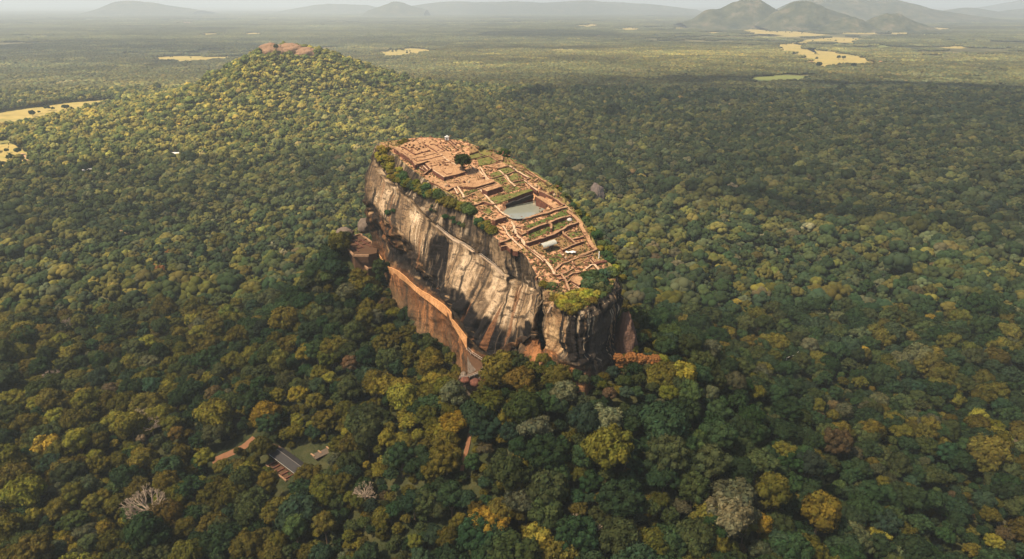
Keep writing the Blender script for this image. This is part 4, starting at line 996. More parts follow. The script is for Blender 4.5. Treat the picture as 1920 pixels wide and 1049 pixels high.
for i, (px, py) in enumerate([(1500, 118), (1522, 116), (1652, 116), (1640, 118), (1888, 137), (1862, 131), (1850, 116)]):
    HOUSES.append((*house(px, py, 18, 11, 6, .2+i, ['red roofed farm house at the left end of the golden field', 'red roofed farm house second from the left end of the golden field', 'red roofed farm house at the right tip of the golden field', 'red roofed farm house just left of the one at the right tip of the golden field', 'red roofed house nearest the right edge of the photo', 'red roofed house left of the one nearest the right edge', 'farthest red roofed house by the right edge'][i], roof=TILE)[:2], 18))

# ------------------------------------------------------------------ trees
def ico(sub):
    import bmesh
    bm = bmesh.new(); bmesh.ops.create_icosphere(bm, subdivisions=sub, radius=1)
    v = np.array([x.co[:] for x in bm.verts]); f = np.array([[q.index for q in x.verts] for x in bm.faces]); bm.free(); return v, f
ICO1, ICO2, ICO3 = ico(1), ico(2), ico(3)
def rdir(n, up=0.0):
    v = rng.normal(size=(n, 3)); v[:, 2] += up; return v/np.linalg.norm(v, axis=1, keepdims=True)
def crown_mesh(name, nb, nl, leaf, flat=.7, spread=.72, br=(.26, .42), zc=1.25, drop=.0, cores=True, core_s=.86, ic=0):
    """unit crown (radius about 1): nb rounded leaf clumps on a dome, each covered with nl leaf sprays"""
    dirs = []
    i = 0
    while len(dirs) < nb:
        d = rdir(1, .55)[0]
        if d[2] < -.35: continue
        if all(np.dot(d, e) < .93 for e in dirs) or i > 400: dirs.append(d)
        i += 1
    VT, FQ, LV, HS = [], [], [], []
    VT3, F3 = [], []; nv = 0
    for d in dirs:
        r = rng.uniform(*br); dist = spread*rng.uniform(.72, 1.12)
        if rng.random() < .2: dist *= .55
        c = d*dist*np.array((1, 1, flat)); c[2] += zc-drop*rng.random()
        tone = rng.uniform(.78, 1.22); hue = rng.normal(0, .035)
        ld = rdir(nl, .35); rad = r*rng.uniform(.80, 1.10, nl); p = c+ld*rad[:, None]*np.array((1, 1, .85))
        nn = ld+rng.normal(0, .28, (nl, 3)); nn /= np.linalg.norm(nn, axis=1, keepdims=True)
        a = np.cross(nn, rng.normal(size=(nl, 3))); a /= np.linalg.norm(a, axis=1, keepdims=True); b_ = np.cross(nn, a)
        s1 = leaf*rng.uniform(.6, 1.35, nl)[:, None]; s2 = s1*rng.uniform(.55, 1, nl)[:, None]
        q = np.stack([p-a*s1, p-b_*s2+nn*s1*.25, p+a*s1, p+b_*s2+nn*s1*.15], 1).reshape(-1, 3)
        VT.append(q); FQ.append(np.arange(nl*4).reshape(-1, 4)+nv); nv += nl*4
        l = (tone*rng.uniform(.72, 1.28, nl)).repeat(4); LV.append(l); h = (hue+rng.normal(0, .05, nl)).repeat(4); HS.append(h)
        if cores:
            v, f = (ICO1, ICO2)[ic]; vv = v*r*core_s*(1+rng.normal(0, .08, len(v)))[:, None]*np.array((1, 1, .85))+c
            f4 = np.column_stack([f, f[:, 2]]); VT.append(vv); F3.append(f+nv); nv += len(v); LV.append(np.full(len(v), tone*.92)); HS.append(np.full(len(v), hue))
    Vv = np.concatenate(VT); LVv = np.concatenate(LV); HSv = np.concatenate(HS)
    FQ = np.concatenate(FQ); me = bpy.data.meshes.new(name)
    loops = [FQ.ravel()]; st = list(range(0, FQ.size, 4)); tot = [4]*len(FQ)
    if F3:
        T = np.concatenate(F3); loops.append(T.ravel()); st += list(range(FQ.size, FQ.size+T.size, 3)); tot += [3]*len(T)
    lp = np.concatenate(loops).astype(np.int32)
    me.vertices.add(len(Vv)); me.vertices.foreach_set('co', Vv.astype(np.float32).ravel()); me.loops.add(len(lp)); me.loops.foreach_set('vertex_index', lp)
    me.polygons.add(len(st)); me.polygons.foreach_set('loop_start', np.array(st, np.int32)); me.polygons.foreach_set('loop_total', np.array(tot, np.int32))
    me.materials.append(LEAF); me.update(calc_edges=True)
    vcol(me, 'lv', np.repeat(LVv[:, None], 3, 1)); vcol(me, 'hs', np.stack([1+HSv*1.1, np.ones_like(HSv), 1-HSv*.7], 1))
    return me
CROWNS = [
 crown_mesh('crown', 46, 95, .060, .72, .74, (.20, .34)),
 crown_mesh('crown', 34, 120, .066, .62, .76, (.26, .38)),
 crown_mesh('crown', 60, 75, .050, .80, .76, (.16, .28)),
 crown_mesh('crown', 26, 150, .075, .90, .66, (.30, .44)),
 crown_mesh('crown', 52, 80, .058, .46, .86, (.18, .30)),
 crown_mesh('crown', 30, 110, .050, 1.15, .66, (.24, .36), zc=1.45),
 crown_mesh('crown', 70, 60, .046, .60, .80, (.14, .24)),
 crown_mesh('crown', 22, 140, .060, .70, .80, (.24, .36)),
]
MIDC = [crown_mesh('crown', 20, 10, .07, .68, .74, (.28, .44), core_s=1.0, ic=1), crown_mesh('crown', 14, 10, .07, .60, .70, (.34, .50), core_s=1.0, ic=1),
 crown_mesh('crown', 26, 8, .06, .80, .74, (.22, .38), core_s=1.0, ic=1), crown_mesh('crown', 18, 8, .06, .50, .82, (.26, .42), core_s=1.0, ic=1)]
def limb_mesh(name, dense=False):
    mb = MB(); mb.tube((0, 0, -.3), (.02, 0, .55), .075, .05, 7)
    for i in range(7):
        a = i*.9+random.random(); e = (math.cos(a)*.5, math.sin(a)*.5, random.uniform(1.0, 1.4)); mid = (e[0]*.45, e[1]*.45, .85)
        mb.tube((.02, 0, .5), mid, .042, .028, 5); mb.tube(mid, e, .028, .010, 5)
    me = bpy.data.meshes.new(name); me.from_pydata(mb.v, [], mb.f); me.materials.append(BARK); return me
TRUNKS = [limb_mesh('trunk') for _ in range(3)]
# far tree clumps (about 100 m tiles of crowns)
def far_crown(r):
    v, f = ICO2; d = 1+.20*np.array([noise.noise(Vector(p*1.9)+Vector((r*7, 0, 0))) for p in v])+rng.normal(0, .10, len(v))
    return v*d[:, None]*np.array((1, 1, .72))*r, f
def clump_mesh(name, size, sp, seed):
    r_ = np.random.default_rng(seed); VV, FF, LL, HH = [], [], [], []; nv = 0
    base = [far_crown(1.0) for _ in range(6)]
    m_ = int(size/sp)
    for i in range(m_):
        for j in range(m_):
            x = (i+.5+r_.uniform(-.45, .45)-m_/2)*sp; y = (j+.5+r_.uniform(-.45, .45)-m_/2)*sp
            if x*x+y*y > (size*.62)**2: continue
            r = r_.uniform(.36, .72)*sp*1.15; v, f = base[r_.integers(6)]; a = r_.uniform(0, 6.28); ca, sa = math.cos(a), math.sin(a)
            vv = np.column_stack([v[:, 0]*ca-v[:, 1]*sa, v[:, 0]*sa+v[:, 1]*ca, v[:, 2]])*r+np.array((x, y, r*.9+r_.uniform(1, 4.5)))
            VV.append(vv); FF.append(f+nv); nv += len(v); t_ = r_.uniform(.6, 1.45); hu = r_.normal(0, .06)
            LL.append(t_*(1+r_.normal(0, .18, len(v)))); HH.append(np.full(len(v), hu))
    Vv = np.concatenate(VV); T = np.concatenate(FF); me = bpy.data.meshes.new(name)
    me.vertices.add(len(Vv)); me.vertices.foreach_set('co', Vv.astype(np.float32).ravel()); me.loops.add(T.size); me.loops.foreach_set('vertex_index', T.astype(np.int32).ravel())
    me.polygons.add(len(T)); me.polygons.foreach_set('loop_start', np.arange(0, T.size, 3, dtype=np.int32)); me.polygons.foreach_set('loop_total', np.full(len(T), 3, np.int32))
    me.materials.append(LEAF); me.update(calc_edges=True); L = np.concatenate(LL); H = np.concatenate(HH)
    vcol(me, 'lv', np.repeat(L[:, None], 3, 1)); vcol(me, 'hs', np.stack([1+H*1.6, np.ones_like(H), 1-H], 1)); return me
CLUMPS = [clump_mesh('tree_clump', 110, 10.0, 100+i) for i in range(6)]

PAL = {  # foliage base colours
 'dark green': (.020, .036, .015), 'blue green': (.021, .036, .020), 'olive green': (.066, .060, .012), 'mid green': (.036, .047, .017),
 'yellow green': (.112, .100, .016), 'grey green': (.060, .066, .034), 'brown': (.070, .052, .026), 'golden yellow': (.19, .130, .018), 'pale tan': (.15, .12, .07), 'rust orange': (.25, .115, .04)}
PN = list(PAL); PC = np.array([PAL[k_] for k_ in PN])
def pick(x, y):
    """species mix varies slowly over the land"""
    n = len(x); a = fb(x, y, 170, 81, 3); c = fb(x, y, 60, 83, 2); u = rng.random(n)
    dist = np.hypot(x, y)
    warm = np.clip(.42+.9*a+.45*c+.20*np.exp(-((x-20)/260)**2-((y-300)/170)**2)-.36*np.exp(-((x-520)/400)**2-((y-620)/430)**2), 0, 1)
    w_ = np.stack([.42*(1-warm)+.10, .10*(1-warm)+.02, .14+.46*warm, .24+0*warm, .015+.26*warm**2, .05+0*warm, .012+0*warm, .001+.008*warm**2, .004+0*warm, .0002+0*warm], 1)
    w_ /= w_.sum(1, keepdims=True); cs = np.cumsum(w_, 1); idx = (u[:, None] > cs).sum(1); return np.minimum(idx, len(PN)-1)
# candidate tree positions
def jgrid(x0, x1, y0, y1, sp):
    X, Y = np.meshgrid(np.arange(x0, x1, sp), np.arange(y0, y1, sp*.866), indexing='ij')
    X = X+(np.arange(X.shape[1]) % 2)[None, :]*sp/2
    X = X+rng.uniform(-.36, .36, X.shape)*sp; Y = Y+rng.uniform(-.36, .36, Y.shape)*sp
    return X.ravel(), Y.ravel()
ROCKPOLY = [tuple(p) for p in V3.reshape(NC, NL, 3)[::22, int(NL*.72), :2]]
rp = np.array(ROCKPOLY); rpc = rp.mean(0)
def in_rock(x, y, grow=0.0):
    s = 1+grow; q = rpc+(rp-rpc)*s; return inside([tuple(p) for p in q], x, y)
SPOTS = [(gate[0], gate[1], 12), (br.location[0], br.location[1], 15), (t2.location[0], t2.location[1], 9), (t3p[0], t3p[1], 9)]+HOUSES
SPOTS += [(tw[0]+6, tw[1]-2, 12), (t4.location[0], t4.location[1], 7), (-131, 588, 7), (-142, 580, 6)]+OUTC
p_ = PG(1118, 372); SPOTS.append((p_[0], p_[1]-6, 17))
def seg_d(x, y, a, b_):
    d = b_[:2]-a[:2]; s = np.clip(((x-a[0])*d[0]+(y-a[1])*d[1])/(d@d), 0, 1); return np.hypot(x-a[0]-s*d[0], y-a[1]-s*d[1])
def keep_mask(x, y, r=0):
    k_ = ~in_rock(x, y, .03)
    for P in FPOLY:
        lo = P.min(0)-20; hi = P.max(0)+20
        m_ = (x > lo[0]) & (x < hi[0]) & (y > lo[1]) & (y < hi[1])
        if m_.any(): k_[m_] &= ~inside(P, x[m_], y[m_])
    for sx, sy, sr in SPOTS: k_ &= np.hypot(x-sx, (y-sy)) > sr
    # open the sight line in front of the low buildings and along the paths
    for sx, sy, sr in SPOTS[1:4]+SPOTS[4:]:
        L = math.hypot(sx, sy); ux, uy = sx/L, sy/L; al = (x-sx)*ux+(y-sy)*uy; ac = np.abs(-(x-sx)*uy+(y-sy)*ux)
        k_ &= ~((al < 0) & (al > -sr*1.3-14) & (ac < sr*.9))
    for a, b_ in zip(PATHP[2:-2], PATHP[3:-1]): k_ &= seg_d(x, y, a, b_) > 6.5
    for a, b_ in zip(TRK[:-1], TRK[1:]): k_ &= (seg_d(x, y, a, b_) > 8.5) & (seg_d(x*1.04, y*1.04, a, b_) > 7)
    return k_
x, y = jgrid(-2100, 2100, 95, 2500, 9.0)
m_ = (np.abs(x) < .83*y+95) & (y > 100); x, y = x[m_], y[m_]
m_ = keep_mask(x, y); x, y = x[m_], y[m_]
n = len(x); R = (3.4+7.4*rng.random(n)**2.1)*np.clip(1+.35*fb(x, y, 90, 91, 2), .7, 1.35); R *= np.where(rng.random(n) < .05, 1.35, 1)
R = np.where(in_rock(x, y, .30) & (y < 470), np.minimum(R, 4.6), R); R = np.where(y > 900, R*.92, R); kind = pick(x, y); zz = height(x, y)+3.5-R*.25+rng.uniform(-2.0, 3.0, n)
var = rng.integers(0, 8, n); rot = rng.uniform(0, 6.28, n); tone = rng.uniform(.68, 1.30, n)
hs_ = rng.uniform(.85, 1.25, n)
tint = PC[kind]*tone[:, None]*(1+rng.normal(0, .06, (n, 3)))
GRNB = np.array((.046, .056, .029))            # beyond the talus the woods turn to an even mid green
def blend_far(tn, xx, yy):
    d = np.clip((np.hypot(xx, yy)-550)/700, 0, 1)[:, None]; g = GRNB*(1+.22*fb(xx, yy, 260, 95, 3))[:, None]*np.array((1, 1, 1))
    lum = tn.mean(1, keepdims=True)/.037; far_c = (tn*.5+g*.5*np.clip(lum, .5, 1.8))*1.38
    # sunlight on the plain west and north of the rock, painted into the tint
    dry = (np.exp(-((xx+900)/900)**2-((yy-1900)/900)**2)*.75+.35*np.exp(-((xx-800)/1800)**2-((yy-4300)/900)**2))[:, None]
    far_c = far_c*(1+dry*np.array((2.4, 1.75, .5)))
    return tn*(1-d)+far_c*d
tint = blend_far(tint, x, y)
# understorey
x2, y2 = jgrid(-800, 800, 100, 800, 9.5); m_ = (np.abs(x2) < .83*y2+80); x2, y2 = x2[m_], y2[m_]; m_ = keep_mask(x2, y2); x2, y2 = x2[m_], y2[m_]; n2 = len(x2)
# individuals: the trees that show largest
px_, py_, f_ = project((x, y, zz+R*1.3))
size = R/np.maximum(f_, 1); vis = (px_ > 4) & (px_ < 1916) & (py_ > 40) & (py_ < 1046) & (f_ > 50)
front = np.argsort(-np.where(vis, size, 0))
def hidden_by_rock(i): return False
IND = []
for i in front:
    if len(IND) >= 270: break
    if py_[i] > 560: IND.append(int(i))
indset = np.zeros(n, bool); indset[IND] = True
setlm('the bare grey tree', PG(275, 950, 10)); setlm('the dark roofed building', PG(540, 868)); setlm('the small bare tree', PG(684, 932, 10))
setlm('the straight path', PG(872, 850)); setlm('the forked white trunk', PG(995, 795, 8)); setlm('the orange bush', PG(1200, 680)); setlm('the golden tree', PG(497, 775, 10)); setlm('the tan leafless tree', PG(1090, 1010, 12))
setlm('the red earth track', PG(440, 845))
FL = ['the bare grey tree', 'the dark roofed building', 'the small bare tree', 'the straight path', 'the forked white trunk', 'the tan leafless tree', 'the golden tree', 'the red earth track', 'the orange bush']
seen = {}
def make_tree(nm, x_, y_, z_, r_, var_, rot_, col, label, cat='tree', group=None, trunk=True, hs=1.0):
    o = empty(nm, (x_, y_, z_), label, cat, group); o.rotation_euler = (0, 0, rot_); o.scale = (r_, r_, r_*hs)
    c = bpy.data.objects.new('crown', CROWNS[var_]); COL.objects.link(c); c.parent = o; c['tint'] = [float(v) for v in col]
    if trunk: t_ = bpy.data.objects.new('trunk', TRUNKS[var_ % 3]); COL.objects.link(t_); t_.parent = o
    return o
def tree_label(kindname, r_, x_, y_, names, noun='tree'):
    sz = 'large' if r_ > 7.6 else ('small' if r_ < 5.0 else 'medium')
    for st in (5, 2, 1):
        lab = f"{sz} {kindname} {noun} {landmark_phrase(x_, y_, names, st)}"
        if lab not in seen: break
    seen[lab] = 1; return lab
for i in IND:
    make_tree('broadleaf_tree', x[i], y[i], zz[i], R[i], int(var[i]), rot[i], tint[i], tree_label(PN[kind[i]], R[i], x[i], y[i], FL), group='broadleaf trees of the near forest', hs=hs_[i])
# hand placed distinctive trees
HAND = [(497,772,11.5,'golden yellow',0,.62,'big golden tree standing out above the dark roofed building'),
 (402,770,13,'yellow green',1,.95,'wide yellow green tree left of the big golden tree'),
 (290,505,11,'rust orange',4,.85,'orange flowering tree alone on the dark slope at left'),
 (318,474,6,'rust orange',2,.9,'small orange tree just above the larger orange flowering one'),
 (625,650,12,'olive green',2,1.1,'rounded olive tree on the slope left of the orange wall'),
 (770,780,9.5,'yellow green',1,1.1,'bushy yellow green tree left of the path below the rock'),
 (850,790,9,'golden yellow',1,.7,'yellow tree right above the straight path'),
 (1270,885,6,'golden yellow',2,1.1,'small bright yellow tree right of centre in the near forest'),
 (1118,822,4.5,'golden yellow',2,1.0,'tiny golden tree in a dark gap right of centre'),
 (1425,985,7,'golden yellow',5,.7,'upright yellow tree near the bottom edge at right'),
 (1455,640,13,'olive green',4,1.3,'very broad golden olive crown on the right side of the forest'),
 (1130,780,10,'grey green',4,1.7,'pale grey green feathery tree below the rock nose'),
 (410,450,12,'olive green',3,1.15,'large olive dome tree on the slope far left of the rock'),
 (560,960,12,'blue green',3,1.0,'tall blue green tree below the dark roofed building'),
 (1330,960,10,'olive green',0,1.3,'broad olive tree near the bottom right of centre')]
for px, py, r_, kn, vr, br_, lab in HAND:
    p = PG(px, py, r_*1.5); g = float(height(p[0], p[1]))
    make_tree('broadleaf_tree', p[0], p[1], g+1.0, r_, vr, random.uniform(0, 6), tuple(c_*br_ for c_ in PAL[kn]), lab, group='distinctive trees'); seen[lab] = 1
# lone trees in the fields
for px, py, r_, lab in [(126,208,9,'lone dark tree standing in the wide pale yellow field'),(62,220,9,'dark round tree on the near edge of the wide pale field'),(205,207,10,'dark tree at the right end of the wide pale field'),(1535,128,15,'tall dark tree at the left tip of the golden field'),(1572,112,11,'left tree of the pair in the middle of the golden field'),(1581,113,12,'right tree of the pair in the middle of the golden field'),(1600,128,13,'dark tree at the near edge of the golden field'),(1487,103,9,'small tree on the left arm of the golden field')]:
    p = PG(px, py); make_tree('field_tree', p[0], p[1], p[2], r_, random.randrange(4), random.uniform(0, 6), PAL['dark green'], lab, group='trees standing in the fields')
for i, (px, py) in enumerate([(545, 84), (561, 82), (572, 84), (583, 86), (605, 90), (520, 96)]):
    p = PG(px, py+12); make_tree('hill_tree', p[0], p[1], p[2]+16, 8.5, i, i, PAL['mid green'], ['first', 'second', 'third', 'fourth', 'last', 'lowest leftmost'][i]+' tree growing among the rocks on the wooded hill summit, counted from left', group='trees on the hill summit')
# bare trees
def bare_mesh(seed, n0=7, depth=4, L0=.55, r0=.05):
    rd = random.Random(seed); tr, bb = MB(), MB(); tr.tube((0, 0, -.2), (.03, .02, .62), .07, .05, 7)
    def grow(p, d, L, r, dep):
        q = p+d*L; mid = p+d*L*.5+Vector((rd.uniform(-1, 1), rd.uniform(-1, 1), rd.uniform(-.3, .5)))*L*.10
        r = max(r, .007); bb.tube(p, mid, r, r*.8, 4 if dep > 1 else 3); bb.tube(mid, q, r*.8, r*.6, 4 if dep > 1 else 3)
        if dep == 0: return
        for _ in range(rd.choice((3, 3, 4)) if dep > 1 else 3):
            nd = (d+Vector((rd.uniform(-1, 1), rd.uniform(-1, 1), rd.uniform(-.35, .75)))*.75).normalized(); grow(q, nd, L*rd.uniform(.5, .72), r*.58, dep-1)
    for i in range(n0):
        a = i*6.28/n0+rd.uniform(-.3, .3); grow(Vector((.03, .02, .45+.2*rd.random())), Vector((math.cos(a), math.sin(a), rd.uniform(.25, 1.1))).normalized(), L0*rd.uniform(.7, 1), r0, depth)
    return tr, bb
GREYW = simple('grey_twigs', (.25, .195, .14), .9, .2, 1); WHITEW = simple('bleached_wood', (0.5180, 0.4884, 0.4292), .9, .1, 1)
for i, (px, py, r_, n0, dep, L0, mt, lab) in enumerate([(275,952,15,12,4,.50,GREYW,'big bare grey tree with spreading branches at lower left'),(684,932,8,11,4,.46,GREYW,'small round leafless tree near the bottom left of centre'),(1090,1005,10,8,4,.5,GREYW,'tan leafless tree near the bottom right of centre'),(410,815,5,6,3,.5,GREYW,'little leafless pinkish tree left of the golden tree'),(285,805,8,8,4,.5,GREYW,'grey twiggy tree on the left beyond the bare grey tree'),(995,793,5,3,1,.9,WHITEW,'dead white forked trunk below the rock right of the path'),(1475,672,8,2,1,1.0,WHITEW,'tall thin dead white trunk in the forest at right'),(1200,566,7,2,1,1.0,WHITEW,'dead white trunk right beside the cliff nose'),(1355,985,7,8,4,.5,GREYW,'brown leafless tree near the bottom edge at right'),(100,710,8,8,4,.5,GREYW,'grey leafless tree near the left edge'),(128,615,8,8,4,.5,GREYW,'pale leafless tree higher up near the left edge'),(1110,690,0,0,0,0,None,None)]):
    if not lab: continue
    p = PG(px, py, r_*1.3); g = float(height(p[0], p[1])); o = empty('bare_tree', (p[0], p[1], g+6.5), lab, 'bare tree', 'leafless trees'); o.scale = (r_,)*3
    tr, bb = bare_mesh(i+3, n0, dep, L0, .05 if dep > 2 else .045); tr.obj('trunk', [mt], o); bb.obj('branches', [mt], o)
# rocks edge trees and shrubs
def shrub(px, py, r_, kn, lab, Yoff=None, base=None, vr=None, tn=1.0, name='shrub', cat='shrub', group='shrubs on the rock', hs=1.0):
    p = base if base is not None else onrock(px, py, .3)
    make_tree(name, p[0], p[1], p[2]-r_*.95, r_, random.randrange(8) if vr is None else vr, random.uniform(0, 6), tuple(c_*tn*random.uniform(.85, 1.15) for c_ in PAL[kn]), lab, cat, group, hs=hs)
p = PS(868, 322, 1.5); make_tree('round_tree', p[0], p[1], p[2]-1.5, 6.8, 2, .4, tuple(v*.9 for v in PAL['mid green']), 'round dark green tree alone amid the summit ruins', hs=1.15)
setlm('the summit left corner', onrock(720, 290)); setlm('the west brow', onrock(849, 449)); setlm('the cliff nose', onrock(1083, 590)); setlm('the east rim', PS(1100, 430))
RL = ['the summit left corner', 'the west brow', 'the cliff nose', 'the east rim', 'the pond', 'the round summit tree']
SH = []
def band(pts, n_, r0, r1, kinds, spread=6):
    for k_ in range(n_):
        t = (k_+random.random()*.6)/n_*(len(pts)-1); i = min(int(t), len(pts)-2); f = t-i
        px = pts[i][0]*(1-f)+pts[i+1][0]*f+random.uniform(-spread, spread); py = pts[i][1]*(1-f)+pts[i+1][1]*f+random.uniform(-spread, spread)*.7
        SH.append((px, py, random.uniform(r0*.62, r1), random.choice(kinds)))
band([(715,284),(722,300),(735,318),(752,332)], 34, 2.4, 4.4, ['yellow green', 'olive green', 'yellow green', 'mid green'], 9)
band([(745,335),(765,345),(785,358),(800,368)], 30, 3.2, 5.2, ['dark green', 'olive green', 'mid green'], 9)
band([(790,350),(815,368),(845,386),(862,392),(885,402)], 32, 3.4, 5.6, ['olive green', 'yellow green', 'mid green'], 7)
band([(708,290),(716,305),(730,325),(742,338)], 22, 2.2, 3.8, ['yellow green', 'olive green', 'yellow green'], 5)
band([(1040,560),(1055,573),(1072,570),(1095,552)], 24, 2.6, 4.4, ['yellow green', 'olive green'], 9)
band([(895,420),(912,430),(925,438)], 16, 3.0, 4.8, ['dark green', 'olive green'], 6)
band([(800,385),(835,410),(880,430)], 8, 1.8, 3.0, ['dark green', 'mid green'], 6)
band([(1012,532),(1030,540),(1040,545)], 7, 2.2, 3.8, ['mid green', 'olive green'], 6)
band([(1060,582),(1080,572),(1100,560),(1120,552)], 40, 2.6, 4.4, ['yellow green', 'olive green', 'golden yellow' if False else 'yellow green'], 9)
band([(1100,528),(1115,540),(1130,528),(1140,515)], 24, 3.4, 5.8, ['dark green', 'blue green', 'mid green'], 8)
band([(1125,560),(1140,545),(1150,528)], 7, 1.8, 3.0, ['olive green', 'mid green'], 4)
band([(720,396),(728,400),(736,396)], 4, 2.5, 4.0, ['dark green'], 4)
for px, py, r_, kn in SH:
    p = onrock(px, py, .3)
    # rim plants stand on the summit surface when the pixel falls inside it
    q = PS(px, py)
    if inside([tuple(v) for v in RIM[::9, :2]], np.array([q[0]]), np.array([q[1]]))[0]: p = q
    shrub(px, py, r_, kn, tree_label(kn, r_*2, p[0], p[1], RL, 'shrub'), base=p, tn=random.uniform(1.5, 2.3))
for px, py, r_, kn, lab in [(757,262,6.5,'olive green','dark brown green tree behind the back left corner of the summit'),(776,266,4.5,'brown','brown tree behind the highest terrace of the ruins'),(900,274,5.5,'grey green','grey green tree behind the upper right terraces'),(918,278,5,'olive green','olive tree behind the upper right terraces'),(945,284,6.5,'mid green','round tree beyond the brown raised terrace')]:
    p = PS(px, py+8); p = p+np.array((0, 3, -3.5)); shrub(px, py, r_, kn, lab, base=p, name='rim_tree', cat='tree', group='trees behind the summit', tn=1.1)
EB = [(1030,346),(1047,368),(1062,384),(1075,398),(1088,414),(1098,430),(1108,446),(1118,462),(1124,478),(1132,492),(1142,504)]
for i, (px, py) in enumerate(EB):
    for k_ in range(3):
        a = PS(px+random.uniform(-2, 4), py+random.uniform(-6, 6)); r_ = random.uniform(2.4, 4.6); p = a+np.array((3.5+k_*2.2, 1.5, -2.0-k_*2.2)); kn = random.choice(['yellow green', 'olive green', 'mid green', 'dark green'])
        shrub(px, py, r_, kn, tree_label(kn, r_*2, p[0], p[1], ['the east rim', 'the pond', 'the cliff nose'], 'rim shrub'), base=p, tn=1.9)
p = onrock(1200, 690); 
for i, (px, py, r_) in enumerate([(1160,672,3.6),(1166,684,3.8),(1182,672,4.2),(1192,680,4.6),(1203,674,4.0),(1218,678,4.6),(1229,674,3.6)]):
    p = PY(px, py, 350+i*.8); make_tree('orange_bush', p[0], p[1], p[2]-r_*1.2, r_, 2, i, tuple(v*.95 for v in PAL['rust orange']), f'bright orange bush, number {["one","two","three","four","five","six","seven"][i]} from the left in the row at the right cliff foot', 'bush', 'orange bushes at the cliff foot')
# tall trees hugging the east cliff
for i, (px, py, r_, kn) in enumerate([(1090,330,9,'mid green'),(1110,350,8,'dark green'),(1060,350,8,'olive green')]): pass

# ------------------------------------------------------------------ the forest beyond, as instances
def points_obj(name, P, scl, rz, idx, tnt, protos, label):
    me = bpy.data.meshes.new(name); me.vertices.add(len(P)); me.vertices.foreach_set('co', np.asarray(P, np.float32).ravel())
    def at(nm, ty, arr, key='value'):
        a = me.attributes.new(nm, ty, 'POINT'); a.data.foreach_set(key, np.ascontiguousarray(arr).ravel())
    at('pscale', 'FLOAT_VECTOR', scl.astype(np.float32), 'vector'); at('prot', 'FLOAT', rz.astype(np.float32)); at('pidx', 'INT', idx.astype(np.int32))
    vcol(me, 'tint', tnt); me.update(); o = bpy.data.objects.new(name, me); COL.objects.link(o)
    g = bpy.data.node_groups.new(name, 'GeometryNodeTree'); g.interface.new_socket('Geometry', in_out='INPUT', socket_type='NodeSocketGeometry'); g.interface.new_socket('Geometry', in_out='OUTPUT', socket_type='NodeSocketGeometry')
    N_ = g.nodes.new; L_ = g.links.new; gi = N_('NodeGroupInput'); go = N_('NodeGroupOutput'); jn = N_('GeometryNodeJoinGeometry')
    for pr in reversed(protos):
        oi = N_('GeometryNodeObjectInfo'); oi.inputs['Object'].default_value = pr; oi.inputs['As Instance'].default_value = True; L_(oi.outputs['Geometry'], jn.inputs[0])
    ip = N_('GeometryNodeInstanceOnPoints'); L_(gi.outputs[0], ip.inputs['Points']); L_(jn.outputs[0], ip.inputs['Instance']); ip.inputs['Pick Instance'].default_value = True
    def na(nm, ty):
        q = N_('GeometryNodeInputNamedAttribute'); q.data_type = ty; q.inputs[0].default_value = nm; return q.outputs[0]
    L_(na('pidx', 'INT'), ip.inputs['Instance Index']); L_(na('pscale', 'FLOAT_VECTOR'), ip.inputs['Scale'])
    cx_ = N_('ShaderNodeCombineXYZ'); L_(na('prot', 'FLOAT'), cx_.inputs[2]); L_(cx_.outputs[0], ip.inputs['Rotation'])
    L_(ip.outputs[0], go.inputs[0]); md = o.modifiers.new('scatter', 'NODES'); md.node_group = g; tag(o, label, kind='stuff'); return o
# prototypes are crowns of real trees standing in the scene
protos = []
for v in range(12):
    if v >= 8:
        xm, ym = (v-9.5)*60-330, 760+v*7; om = make_tree('broadleaf_tree', xm, ym, float(height(xm, ym))+1, 8.5, 0, v, tuple(GRNB), ['first', 'second', 'third', 'fourth'][v-8]+' smooth round tree from the left in a row of four deep in the forest left of the rock', group='broadleaf trees of the middle forest')
        om.children[0].data = MIDC[v-8]; protos.append(om.children[0]); continue
    c = next(q for q in bpy.data.objects if q.name.startswith('crown') and q.data == CROWNS[v]); protos.append(c)
m_ = ~indset
# trees close in front of the cliff foot stay low enough to show the ledges
scl = np.stack([R, R, R*hs_], 1)
P1 = np.stack([x, y, zz], 1)[m_]
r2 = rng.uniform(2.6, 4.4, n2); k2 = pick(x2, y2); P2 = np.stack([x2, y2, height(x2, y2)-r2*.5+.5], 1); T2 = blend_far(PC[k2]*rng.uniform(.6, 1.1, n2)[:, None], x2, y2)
xf, yf = [], []                       # scattered trees and hedge rows inside the farmland
for P in FPOLY:
    lo, hi = P.min(0), P.max(0); area = (hi-lo).prod(); q_ = int(min(90, 6+area/16000)); a_ = rng.uniform(lo, hi, (q_, 2)); k_ = inside(P, a_[:, 0], a_[:, 1]) & (fb(a_[:, 0], a_[:, 1], 160, 301, 3) > -.02); xf += list(a_[k_, 0]); yf += list(a_[k_, 1])
xf, yf = np.array(xf), np.array(yf); rf2 = rng.uniform(4, 9, len(xf)); x2 = np.concatenate([x2, xf]); y2 = np.concatenate([y2, yf]); n2 = len(x2)
r2 = np.concatenate([r2, rf2]); P2 = np.vstack([P2, np.stack([xf, yf, height(xf, yf)], 1)]); T2 = np.vstack([T2, np.tile(np.array(PAL['mid green'])*1.1, (len(xf), 1))])
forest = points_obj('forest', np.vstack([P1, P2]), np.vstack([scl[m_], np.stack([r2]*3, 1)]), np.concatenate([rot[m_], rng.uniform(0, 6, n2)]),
    np.concatenate([np.where(y[m_] > 620, 8+var[m_] % 4, var[m_]), np.where(y2 > 620, 8+rng.integers(0, 4, n2), rng.integers(0, 8, n2))]), np.vstack([tint[m_], T2]), protos, 'dense tropical forest covering the plain around the rock')
